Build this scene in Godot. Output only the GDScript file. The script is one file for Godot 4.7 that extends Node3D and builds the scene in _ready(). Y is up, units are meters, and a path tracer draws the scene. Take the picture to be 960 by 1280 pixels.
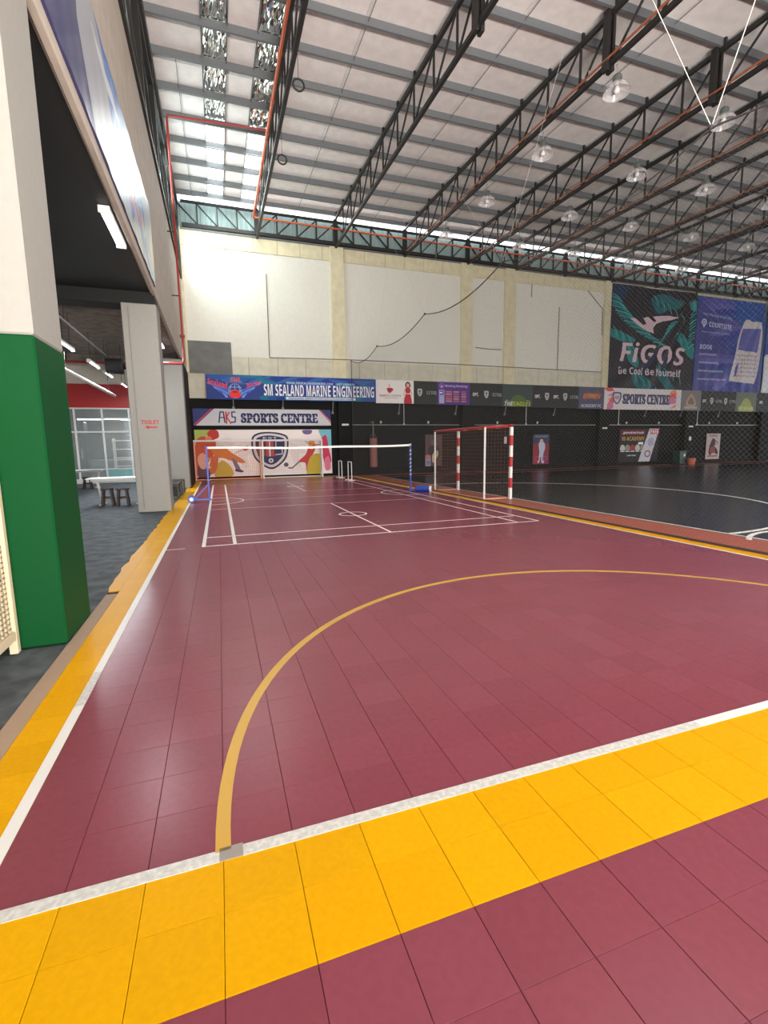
extends Node3D

# ------------------------------------------------------------------ mesh builder
class B:
	var v := PackedVector3Array()
	var n := PackedVector3Array()
	var u := PackedVector2Array()
	var c := PackedColorArray()
	var col := Color(1, 1, 1)
	func tri(a: Vector3, b: Vector3, d: Vector3, na: Vector3, nb: Vector3, nd: Vector3, ua := Vector2(.5, .5), ub := Vector2(.5, .5), ud := Vector2(.5, .5)) -> void:
		# a b d counter-clockwise seen from the front; stored clockwise
		v.append_array([a, d, b]); n.append_array([na, nd, nb]); u.append_array([ua, ud, ub]); c.append_array([col, col, col])
	func quad(a: Vector3, b: Vector3, d: Vector3, e: Vector3, uv = null) -> void:
		var m := (b - a).cross(d - a)
		if m.length() < 1e-12:
			m = (d - a).cross(e - a)
		m = m.normalized()
		if uv == null:
			tri(a, b, d, m, m, m); tri(a, d, e, m, m, m)
		else:
			tri(a, b, d, m, m, m, uv[0], uv[1], uv[2]); tri(a, d, e, m, m, m, uv[0], uv[2], uv[3])
	func quad_out(a: Vector3, b: Vector3, d: Vector3, e: Vector3, from: Vector3) -> void:
		if (b - a).cross(d - a).dot((a + b + d + e) / 4.0 - from) >= 0:
			quad(a, b, d, e)
		else:
			quad(a, e, d, b)
	func box(center: Vector3, size: Vector3, bev := 0.0, basis := Basis.IDENTITY) -> B:
		var h := size / 2.0
		var t := Transform3D(basis, center)
		if bev <= 0.0:
			for ax in 3:
				for s in [-1.0, 1.0]:
					var i := (ax + 1) % 3
					var j := (ax + 2) % 3
					var q := []
					for k in [[-1, -1], [1, -1], [1, 1], [-1, 1]]:
						var p := Vector3.ZERO
						p[ax] = s * h[ax]; p[i] = k[0] * h[i]; p[j] = k[1] * h[j]
						q.append(t * p)
					quad_out(q[0], q[1], q[2], q[3], center)
			return self
		for ax in 3:
			var i := (ax + 1) % 3
			var j := (ax + 2) % 3
			for s in [-1.0, 1.0]:
				var q := []
				for k in [[-1, -1], [1, -1], [1, 1], [-1, 1]]:
					var p := Vector3.ZERO
					p[ax] = s * h[ax]; p[i] = k[0] * (h[i] - bev); p[j] = k[1] * (h[j] - bev)
					q.append(t * p)
				quad_out(q[0], q[1], q[2], q[3], center)
			for si in [-1.0, 1.0]:
				for sj in [-1.0, 1.0]:
					var a := Vector3.ZERO
					a[i] = si * h[i]; a[j] = sj * (h[j] - bev); a[ax] = -(h[ax] - bev)
					var b := a
					b[ax] = -a[ax]
					var e := a
					e[i] = si * (h[i] - bev); e[j] = sj * h[j]
					var d := e
					d[ax] = -e[ax]
					quad_out(t * a, t * b, t * d, t * e, center)
		for sx in [-1.0, 1.0]:
			for sy in [-1.0, 1.0]:
				for sz in [-1.0, 1.0]:
					var s := Vector3(sx, sy, sz)
					var a := t * (s * Vector3(h.x, h.y - bev, h.z - bev))
					var b := t * (s * Vector3(h.x - bev, h.y, h.z - bev))
					var d := t * (s * Vector3(h.x - bev, h.y - bev, h.z))
					var m := (b - a).cross(d - a).normalized()
					if m.dot((a + b + d) / 3.0 - center) < 0:
						tri(a, d, b, -m, -m, -m)
					else:
						tri(a, b, d, m, m, m)
		return self
	func span(lo: Vector3, hi: Vector3, bev := 0.0) -> B:
		return box((lo + hi) / 2.0, hi - lo, bev)
	func bar(a: Vector3, b: Vector3, w: float, h: float, bev := 0.0) -> B:
		var z := (b - a).normalized()
		var up := Vector3.UP if absf(z.y) < 0.95 else Vector3.RIGHT
		var x := up.cross(z).normalized()
		return box((a + b) / 2.0, Vector3(w, h, a.distance_to(b)), bev, Basis(x, z.cross(x), z))
	func tube(path: Array, r: float, seg := 8, caps := true) -> B:
		var rings := []
		var nrm := []
		var x := Vector3.ZERO
		for k in path.size():
			var d: Vector3 = (path[mini(k + 1, path.size() - 1)] - path[maxi(k - 1, 0)]).normalized()
			if x == Vector3.ZERO:
				x = (Vector3.UP if absf(d.y) < 0.9 else Vector3.RIGHT).cross(d).normalized()
			x = (x - d * x.dot(d)).normalized()
			var y := d.cross(x)
			var ring := []
			var nn := []
			for s in seg:
				var a := TAU * s / seg
				var o := x * cos(a) + y * sin(a)
				ring.append(path[k] + o * r); nn.append(o)
			rings.append(ring); nrm.append(nn)
		for k in path.size() - 1:
			for s in seg:
				var t := (s + 1) % seg
				tri(rings[k][s], rings[k][t], rings[k + 1][t], nrm[k][s], nrm[k][t], nrm[k + 1][t])
				tri(rings[k][s], rings[k + 1][t], rings[k + 1][s], nrm[k][s], nrm[k + 1][t], nrm[k + 1][s])
		if caps:
			for e in [[0, 1], [path.size() - 1, path.size() - 2]]:
				var m: Vector3 = (path[e[0]] - path[e[1]]).normalized()
				for s in range(1, seg - 1):
					var a: Vector3 = rings[e[0]][0]
					var b: Vector3 = rings[e[0]][s]
					var d: Vector3 = rings[e[0]][s + 1]
					if (b - a).cross(d - a).dot(m) < 0:
						tri(a, d, b, m, m, m)
					else:
						tri(a, b, d, m, m, m)
		return self
	func lathe(prof: Array, seg := 20, at := Vector3.ZERO) -> B:
		for k in prof.size() - 1:
			var p: Vector2 = prof[k]
			var q: Vector2 = prof[k + 1]
			var t := (q - p).normalized()
			for s in seg:
				var a0 := TAU * s / seg
				var a1 := TAU * (s + 1) / seg
				var d0 := Vector3(cos(a0), 0, sin(a0))
				var d1 := Vector3(cos(a1), 0, sin(a1))
				var n0 := d0 * t.y - Vector3.UP * t.x
				var n1 := d1 * t.y - Vector3.UP * t.x
				var A := at + d0 * p.x + Vector3.UP * p.y
				var D := at + d1 * p.x + Vector3.UP * p.y
				var E := at + d1 * q.x + Vector3.UP * q.y
				var F := at + d0 * q.x + Vector3.UP * q.y
				if p.x > 1e-5:
					tri(A, E, D, n0, n1, n1)
				if q.x > 1e-5:
					tri(A, F, E, n0, n0, n1)
		return self
	func prism(poly: PackedVector2Array, d0: float, d1: float, t := Transform3D.IDENTITY) -> B:
		# polygon in x,y; from z = d0 (back) to z = d1 (front)
		var ids := Geometry2D.triangulate_polygon(poly)
		for i in range(0, ids.size(), 3):
			var p := [poly[ids[i]], poly[ids[i + 1]], poly[ids[i + 2]]]
			if (p[1] - p[0]).cross(p[2] - p[0]) < 0:
				p = [p[0], p[2], p[1]]
			var f := []
			var g := []
			for q in p:
				f.append(t * Vector3(q.x, q.y, d1)); g.append(t * Vector3(q.x, q.y, d0))
			var m := t.basis.z.normalized()
			tri(f[0], f[1], f[2], m, m, m); tri(g[0], g[2], g[1], -m, -m, -m)
		var cw := Geometry2D.is_polygon_clockwise(poly)
		for i in poly.size():
			var a := poly[i]
			var b := poly[(i + 1) % poly.size()]
			if cw:
				var s := a
				a = b; b = s
			quad(t * Vector3(a.x, a.y, d1), t * Vector3(a.x, a.y, d0), t * Vector3(b.x, b.y, d0), t * Vector3(b.x, b.y, d1))
		return self
	func mesh() -> ArrayMesh:
		var arr := []
		arr.resize(Mesh.ARRAY_MAX)
		arr[Mesh.ARRAY_VERTEX] = v; arr[Mesh.ARRAY_NORMAL] = n; arr[Mesh.ARRAY_TEX_UV] = u; arr[Mesh.ARRAY_COLOR] = c
		var m := ArrayMesh.new()
		m.add_surface_from_arrays(Mesh.PRIMITIVE_TRIANGLES, arr)
		return m

# ------------------------------------------------------------------ flat print for signs and posters
class Art:
	static var glyphs := {}
	var im: Image
	var r: Rect2
	var k: float
	func _init(x0: float, y0: float, x1: float, y1: float, per: float, bg: Color) -> void:
		r = Rect2(x0, y0, x1 - x0, y1 - y0)
		k = per * 2.0
		im = Image.create(maxi(4, int(r.size.x * per)) * 2, maxi(4, int(r.size.y * per)) * 2, false, Image.FORMAT_RGBA8)
		im.fill(bg)
	func fill(contours: Array, col: Color) -> void:
		var lo := 1e9
		var hi := -1e9
		var cs := []
		for con in contours:
			var t := PackedVector2Array()
			for p in con:
				var q: Vector2 = (p - r.position) * k
				t.append(q); lo = minf(lo, q.y); hi = maxf(hi, q.y)
			cs.append(t)
		for y in range(maxi(0, int(lo)), mini(im.get_height(), int(hi) + 1)):
			var xs := []
			var yy := y + 0.5
			for t: PackedVector2Array in cs:
				var a: Vector2 = t[t.size() - 1]
				for b: Vector2 in t:
					if (a.y <= yy) != (b.y <= yy):
						xs.append(a.x + (yy - a.y) / (b.y - a.y) * (b.x - a.x))
					a = b
			xs.sort()
			for i in range(0, xs.size() - 1, 2):
				var x0 := maxi(0, int(round(xs[i])))
				var x1 := mini(im.get_width(), int(round(xs[i + 1])))
				if x1 > x0:
					im.fill_rect(Rect2i(x0, y, x1 - x0, 1), col)
	func poly(col: Color, pts: Array) -> void:
		var p := PackedVector2Array()
		for i in range(0, pts.size(), 2):
			p.append(Vector2(pts[i], pts[i + 1]))
		fill([p], col)
	func blob(col: Color, pts: Array) -> void:      # closed smooth outline through the points
		var p := PackedVector2Array()
		var m := pts.size() / 2
		for i in m:
			var q := []
			for j in [-1, 0, 1, 2]:
				var t := posmod(i + j, m)
				q.append(Vector2(pts[t * 2], pts[t * 2 + 1]))
			for s in 6:
				p.append(q[1].cubic_interpolate(q[2], q[0], q[3], s / 6.0))
		fill([p], col)
	func rect(x0: float, y0: float, x1: float, y1: float, col: Color) -> void:
		poly(col, [x0, y0, x1, y0, x1, y1, x0, y1])
	func disc(x: float, y: float, rx: float, ry: float, col: Color, inner := 0.0) -> void:
		var a := PackedVector2Array()
		var b := PackedVector2Array()
		for i in 40:
			var d := Vector2(cos(TAU * i / 40), sin(TAU * i / 40)) * Vector2(rx, ry)
			a.append(Vector2(x, y) + d); b.append(Vector2(x, y) + d * inner)
		fill([a, b] if inner > 0 else [a], col)
	func line(col: Color, w: float, pts: Array) -> void:
		for i in range(0, pts.size() - 2, 2):
			var a := Vector2(pts[i], pts[i + 1])
			var b := Vector2(pts[i + 2], pts[i + 3])
			var d := (b - a).normalized().orthogonal() * w / 2.0
			fill([PackedVector2Array([a + d, b + d, b - d, a - d])], col)
			disc(b.x, b.y, w / 2, w / 2, col)
	func text(s: String, x0: float, y0: float, x1: float, y1: float, col: Color, face := "Droid Sans", weight := 700, slant := 0.0, rise := 0.0, fat := 0.0) -> void:
		if fat > 0:
			for d in [Vector2(-1, -1), Vector2(1, -1), Vector2(-1, 1), Vector2(1, 1), Vector2(-1, 0), Vector2(1, 0)]:
				text(s, x0 + d.x * fat, y0 + d.y * fat, x1 + d.x * fat, y1 + d.y * fat, col, face, weight, slant, rise)
			return
		var key := s + face + str(weight)
		if not glyphs.has(key):
			var f := SystemFont.new()
			f.font_names = PackedStringArray([face])
			f.font_weight = weight
			var t := TextMesh.new()
			t.font = f; t.text = s; t.font_size = 48; t.pixel_size = 0.02; t.depth = 0.05; t.curve_step = 2.0
			var arr := t.get_mesh_arrays() if t.get_surface_count() == 0 else t.surface_get_arrays(0)
			var vs: PackedVector3Array = arr[Mesh.ARRAY_VERTEX]
			var ns: PackedVector3Array = arr[Mesh.ARRAY_NORMAL]
			var ix = arr[Mesh.ARRAY_INDEX]
			var tris := []
			var box := Rect2()
			var first := true
			for i in range(0, ix.size() if ix != null and ix.size() > 0 else vs.size(), 3):
				var id := [i, i + 1, i + 2]
				if ix != null and ix.size() > 0:
					id = [ix[i], ix[i + 1], ix[i + 2]]
				if ns[id[0]].z < 0.5:
					continue
				var p := PackedVector2Array()
				for j in id:
					var q := Vector2(vs[j].x, -vs[j].y)
					p.append(q)
					if first:
						box = Rect2(q, Vector2.ZERO); first = false
					box = box.expand(q)
				tris.append(p)
			glyphs[key] = [tris, box]
		var g = glyphs[key]
		var bx: Rect2 = g[1]
		for p: PackedVector2Array in g[0]:
			var q := PackedVector2Array()
			for a in p:
				var f := (a - bx.position) / bx.size
				q.append(Vector2(lerpf(x0, x1, f.x) + slant * (1.0 - f.y) * (y1 - y0), lerpf(y0, y1, f.y) + rise * f.x))
			fill([q], col)
	func tex() -> ImageTexture:
		im.resize(im.get_width() / 2, im.get_height() / 2, Image.INTERPOLATE_BILINEAR)
		return ImageTexture.create_from_image(im)

# ------------------------------------------------------------------ helpers
var used := {}
var M := {}
var cam: Camera3D

func numbered(called: String) -> String:
	var k: int = used.get(called, 0)
	used[called] = k + 1
	return called if k == 0 else "%s_%03d" % [called, k]

func tag(o: Node, label := "", category := "", group := "", kind := "") -> Node:
	if label: o.set_meta("label", label)
	if category: o.set_meta("category", category)
	if group: o.set_meta("group", group)
	if kind: o.set_meta("kind", kind)
	return o

func thing(called: String, label: String, category: String, at := Vector3.ZERO, group := "", kind := "") -> Node3D:
	var o := Node3D.new()
	o.name = numbered(called)
	o.position = at
	add_child(o)
	tag(o, label, category, group, kind)
	return o

func part(parent: Node, called: String, m: Mesh, material: Material, at := Vector3.ZERO, label := "", kind := "") -> MeshInstance3D:
	var o := MeshInstance3D.new()
	o.name = called
	o.mesh = m
	o.material_override = material
	o.position = at
	parent.add_child(o, true)
	tag(o, label, "", "", kind)
	return o

func copy(o: Node3D, at: Vector3, label := "") -> Node3D:
	var d: Node3D = o.duplicate()
	d.name = numbered(String(o.name))
	d.position = at
	add_child(d)
	if label: d.set_meta("label", label)
	return d

func noise(freq: float, size := 256, lo := 0.0, hi := 1.0, seed_ := 1, oct := 4, type := FastNoiseLite.TYPE_SIMPLEX_SMOOTH) -> NoiseTexture2D:
	var f := FastNoiseLite.new()
	f.noise_type = type; f.seed = seed_; f.frequency = freq; f.fractal_octaves = oct
	var t := NoiseTexture2D.new()
	t.width = size; t.height = size; t.seamless = true; t.noise = f
	var g := Gradient.new()
	g.set_color(0, Color(lo, lo, lo)); g.set_color(1, Color(hi, hi, hi))
	t.color_ramp = g
	return t

func mat(key: String, col: Color, rough := 0.7, metal := 0.0) -> StandardMaterial3D:
	var m := StandardMaterial3D.new()
	m.resource_name = key
	m.albedo_color = col; m.roughness = rough; m.metallic = metal
	M[key] = m
	return m

func grain(m: StandardMaterial3D, tex: Texture2D, scale: float) -> StandardMaterial3D:
	m.albedo_texture = tex
	m.uv1_triplanar = true; m.uv1_world_triplanar = true
	m.uv1_scale = Vector3.ONE * scale
	return m

func c8(r: int, g: int, b: int) -> Color:
	return Color8(r, g, b)

func area(parent: Node, called: String, at: Vector3, towards: Vector3, size: Vector2, energy: float, col := Color(1, 1, 1)) -> AreaLight3D:
	var l := AreaLight3D.new()
	l.name = called
	l.area_size = size
	l.light_energy = energy; l.light_color = col
	l.area_range = 80.0
	l.shadow_enabled = true
	parent.add_child(l, true)
	var up := Vector3.UP if absf(towards.normalized().y) < 0.9 else Vector3.FORWARD
	l.transform = Transform3D(Basis.looking_at(towards, up), at)
	return l

func panel(w: float, h: float, d: float, nx := 1, ny := 1, wave = null) -> ArrayMesh:
	# hanging sheet: origin at bottom centre of its back, front faces +z and carries the print
	var b := B.new()
	var P := func(i: int, j: int) -> Vector3:
		var x := w * (float(i) / nx - .5)
		var y := h * float(j) / ny
		return Vector3(x, y, d + (wave.call(x + w / 2, y) if wave != null else 0.0))
	for i in nx:
		for j in ny:
			var q := [[i, j], [i + 1, j], [i + 1, j + 1], [i, j + 1]]
			var p := []
			var uv := []
			var nn := []
			for e in q:
				p.append(P.call(e[0], e[1]))
				uv.append(Vector2(float(e[0]) / nx, 1.0 - float(e[1]) / ny))
				if wave == null:
					nn.append(Vector3.BACK)
				else:
					var x := w * float(e[0]) / nx
					var y := h * float(e[1]) / ny
					var gx: float = (wave.call(x + .03, y) - wave.call(x - .03, y)) / .06
					var gy: float = (wave.call(x, y + .03) - wave.call(x, y - .03)) / .06
					nn.append(Vector3(-gx, -gy, 1).normalized())
			b.tri(p[0], p[1], p[2], nn[0], nn[1], nn[2], uv[0], uv[1], uv[2])
			b.tri(p[0], p[2], p[3], nn[0], nn[2], nn[3], uv[0], uv[2], uv[3])
	var e := Vector2(.01, .01)
	var z := 0.0
	var A := Vector3(-w / 2, 0, z)
	var Bq := Vector3(w / 2, 0, z)
	var C := Vector3(w / 2, h, z)
	var D := Vector3(-w / 2, h, z)
	b.quad(Bq, A, D, C, [e, e, e, e])
	for i in nx:
		b.quad(Vector3(w * (float(i) / nx - .5), 0, 0), Vector3(w * (float(i + 1) / nx - .5), 0, 0), P.call(i + 1, 0), P.call(i, 0), [e, e, e, e])
		b.quad(P.call(i, ny), P.call(i + 1, ny), Vector3(w * (float(i + 1) / nx - .5), h, 0), Vector3(w * (float(i) / nx - .5), h, 0), [e, e, e, e])
	for j in ny:
		b.quad(P.call(0, j), P.call(0, j + 1), Vector3(-w / 2, h * float(j + 1) / ny, 0), Vector3(-w / 2, h * float(j) / ny, 0), [e, e, e, e])
		b.quad(P.call(nx, j + 1), P.call(nx, j), Vector3(w / 2, h * float(j) / ny, 0), Vector3(w / 2, h * float(j + 1) / ny, 0), [e, e, e, e])
	return b.mesh()

func printed(key: String, art: Art, rough := 0.55) -> StandardMaterial3D:
	var m := mat(key, Color(1, 1, 1), rough)
	m.albedo_texture = art.tex()
	m.texture_repeat = false
	m.metallic_specular = .3
	return m

func screen(p: Vector3) -> Vector3:
	var q := cam.transform.affine_inverse() * p
	var f := 591.0
	return Vector3(480 + f * q.x / -q.z, 640 - f * q.y / -q.z, -q.z)

# ------------------------------------------------------------------ the building's measures
const ZB := -17.0                  # face of the back wall
const XL := -0.88                  # face of the left upper wall
const T := 0.2527                  # floor tile
const TRUSS := [2.6, 6.4, 10.1, 13.8, 16.9, 20.3, 23.8, 27.4, 31.0, 34.5, 38.1, 41.7]
const PURL := [-16.65, -15.3, -13.9, -12.47, -11.05, -9.62, -8.17, -6.78, -5.4, -4.05, -2.9, -1.6, -0.2, 1.2, 2.6, 4.0, 5.4, 6.8, 8.2, 9.6, 11.0, 12.4, 13.6]
const XR := 46.0
const ZF := 14.0

func roof_y(z: float) -> float:
	return 12.90 - 0.049 * (z + 16.65)

func _ready() -> void:
	# camera
	cam = Camera3D.new()
	cam.name = "camera"
	add_child(cam)
	cam.keep_aspect = Camera3D.KEEP_HEIGHT
	cam.fov = rad_to_deg(2.0 * atan(640.0 / 591.0))
	cam.near = 0.05; cam.far = 300.0
	cam.transform = Transform3D(Basis.from_euler(Vector3(-0.1364, -0.3312, -0.0154)), Vector3(0.307, 1.4654, 7.6135))
	cam.current = true
	# sky and exposure
	var we := WorldEnvironment.new()
	we.name = "environment"
	var env := Environment.new()
	var sky := Sky.new()
	var sm := ProceduralSkyMaterial.new()
	sm.sky_top_color = Color(.75, .82, .92); sm.sky_horizon_color = Color(.92, .94, .96)
	sm.ground_bottom_color = Color(.45, .44, .42); sm.ground_horizon_color = Color(.75, .75, .74)
	sky.sky_material = sm
	env.background_mode = Environment.BG_SKY
	env.sky = sky
	env.background_energy_multiplier = 1.6
	env.tonemap_mode = Environment.TONE_MAPPER_LINEAR
	env.tonemap_exposure = 1.28
	env.sdfgi_enabled = true; env.ssao_enabled = true; env.ssil_enabled = true
	we.environment = env
	add_child(we)
	# daylight: through the two clear ends of the roof lights, the slot under the eaves and the left wall strip; unseen and added lights besides
	var day := Node3D.new()
	day.name = "daylight"
	add_child(day)
	area(day, "skylight_daylight", Vector3(.83, 12.5, -14.3), Vector3.DOWN, Vector2(.64, 4.6), 8.0, Color(.97, 1, .98))
	area(day, "skylight_daylight", Vector3(2.25, 12.5, -14.3), Vector3.DOWN, Vector2(.64, 4.6), 8.0, Color(.97, 1, .98))
	area(day, "eaves_daylight", Vector3(22, 12.68, -16.78), Vector3(0, -.1, 1), Vector2(44, .2), 40.0)
	area(day, "unseen_front_light", Vector3(22, 3.3, 13.9), Vector3(0, 0, -1), Vector2(45, 5.4), 84.0, Color(1, .99, .97))  # out of view, placed to light the hall from behind the camera
	area(day, "unseen_side_light", Vector3(45.85, .7, 0), Vector3(-.6, .8, 0), Vector2(26, 1.2), 90.0, Color(1, .97, .93))  # out of view, placed to lift the roof from the right side
	for x in [7.2, 9.6, 15.4, 22.0]:
		area(day, "added_roof_fill", Vector3(x, 11.15, 6.5), Vector3.DOWN, Vector2(.7, 11), 26.0)  # fill added below the solid roof to brighten the floor
	area(day, "side_window_daylight", Vector3(-.78, 10.3, -13.2), Vector3(1, .15, 0), Vector2(7, 1.8), 20.0, Color(.93, 1, .99))
	area(day, "unseen_wing_light", Vector3(-5, 2.5, 13.9), Vector3(0, 0, -1), Vector2(7.6, 4.6), 14.0, Color(1, .99, .97))  # out of view, placed to light the wing floor from the front
	area(day, "added_upward_fill", Vector3(3.0, .7, 13.85), Vector3(-.12, .95, -.3), Vector2(7, 1.2), 620.0, Color(1, .97, .93))  # fill added out of view, aimed upward to brighten the roof lining

	materials()
	hall()
	floors()
	roof()
	left_wing()
	signs()
	equipment()
	fittings()

func materials() -> void:
	var n1 := noise(.012, 512, .90, 1.0, 3, 5)
	var n2 := noise(.03, 512, .97, 1.0, 5, 4)
	var n3 := noise(.02, 512, .62, 1.0, 9, 5)
	grain(mat("plaster_white", c8(222, 219, 210), .85), n2, .25)
	grain(mat("plaster_cream", c8(222, 212, 180), .85), n1, .3)
	grain(mat("plaster_pale", c8(214, 208, 190), .85), n1, .3)
	grain(mat("plaster_tan", c8(180, 168, 156), .8), n1, .3)
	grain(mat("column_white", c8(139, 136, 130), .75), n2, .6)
	grain(mat("column_green", c8(4, 62, 28), .5), n2, .5).metallic_specular = .22
	grain(mat("black_wall", c8(25, 26, 26), .75), n1, .3).metallic_specular = .3
	mat("shop_dark", c8(44, 48, 52), .8)
	mat("black_ceiling", c8(26, 29, 29), .6)
	grain(mat("concrete_soffit", c8(140, 131, 120), .9), n3, .25)
	grain(mat("concrete_floor", c8(100, 106, 110), .65), n3, .35).metallic_specular = .2
	grain(mat("black_court", c8(38, 39, 41), .24), n2, .4).metallic_specular = .27
	grain(mat("red_runoff", c8(150, 68, 46), .4), n2, .4)
	grain(mat("tan_strip", c8(158, 134, 112), .8), n2, .6)
	mat("apron", c8(190, 188, 180), .9)
	mat("sub_floor", c8(40, 22, 26), .9)
	mat("tape_white", c8(214, 212, 206), .45)
	grain(mat("tape_worn", c8(212, 210, 204), .5), noise(.05, 512, .8, 1.0, 21, 5), 1.2)
	mat("tape_grey", c8(140, 132, 124), .6)
	mat("tape_gold", c8(186, 144, 44), .4)
	mat("line_faint", c8(190, 160, 160), .4)
	mat("steel_black", c8(42, 40, 39), .55, .2)
	mat("steel_grey", c8(118, 120, 124), .5, .3)
	grain(mat("purlin", c8(112, 116, 120), .5, .2), n2, .3)
	grain(mat("roof_foil", c8(243, 236, 234), .6, .08), noise(.02, 512, .93, 1.0, 13, 5), .22)
	mat("foil_pane", c8(225, 225, 222), .1, 1.0)
	var cl := grain(mat("cladding", c8(150, 172, 172), .5, .1), n2, .4)
	cl.backlight_enabled = false
	mat("pipe_red", c8(150, 40, 36), .4)
	mat("pipe_orange", c8(206, 92, 48), .4)
	mat("pipe_rust", c8(150, 84, 56), .5)
	mat("silver", c8(180, 180, 178), .35, .7)
	mat("white_paint", c8(222, 220, 216), .45)
	mat("red_paint", c8(176, 32, 36), .4)
	mat("salmon_paint", c8(224, 150, 122), .5)
	mat("blue_paint", c8(36, 66, 158), .4)
	mat("rubber", c8(30, 30, 32), .7)
	mat("net_string", c8(100, 97, 93), .8)
	mat("net_dark", c8(48, 46, 44), .8)
	mat("net_brown", c8(112, 66, 50), .8)
	mat("net_orange", c8(206, 120, 84), .8)
	mat("rope_dark", c8(60, 58, 58), .8)
	mat("rope_pale", c8(196, 192, 186), .7)
	var lit := mat("lit_tube", c8(250, 252, 255), .4)
	lit.emission_enabled = true; lit.emission = c8(238, 244, 255); lit.emission_energy_multiplier = 4.0
	var sl := mat("skylight_pane", c8(250, 252, 252), .5)
	sl.emission_enabled = true; sl.emission = c8(250, 255, 253); sl.emission_energy_multiplier = 2.6
	var es := mat("eaves_pane", c8(250, 252, 252), .5)
	es.emission_enabled = true; es.emission = c8(250, 253, 255); es.emission_energy_multiplier = 1.6
	var pp := mat("side_pane", c8(226, 246, 244), .5)
	pp.emission_enabled = true; pp.emission = c8(206, 246, 244); pp.emission_energy_multiplier = .9
	var gl := mat("glass", Color(.9, .95, .95, .12), .05)
	gl.transparency = BaseMaterial3D.TRANSPARENCY_ALPHA
	# court tiles: a few tones each
	var tn := noise(.04, 512, .95, 1.0, 41, 3)
	var tones := [[126, 61, 73], [128, 63, 75], [124, 60, 71], [127, 61, 72]]
	for i in 4:
		var m := grain(mat("tile_red_%d" % i, c8(tones[i][0], tones[i][1], tones[i][2]), .27), tn, 1.1)
		m.metallic_specular = .3
	var ty := [[212, 154, 1], [215, 157, 2], [209, 152, 1], [213, 153, 1]]
	var sp := noise(.06, 512, .95, 1.0, 44, 4)
	for i in 4:
		grain(mat("tile_yellow_%d" % i, c8(ty[i][0], ty[i][1], ty[i][2]), .42), sp, 1.0).metallic_specular = .18
	for k in ["red", "yellow"]:
		var v: StandardMaterial3D = M["tile_%s_0" % k].duplicate()
		v.vertex_color_use_as_albedo = true
		M["tile_%s_many" % k] = v

# ------------------------------------------------------------------ shell
func solid(called: String, lo: Vector3, hi: Vector3, m: String, label: String, category: String) -> Node3D:
	var o := thing(called, label, category, Vector3((lo.x + hi.x) / 2, lo.y, (lo.z + hi.z) / 2), "", "structure")
	part(o, "body", B.new().span(lo - o.position, hi - o.position).mesh(), M[m])
	return o

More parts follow.
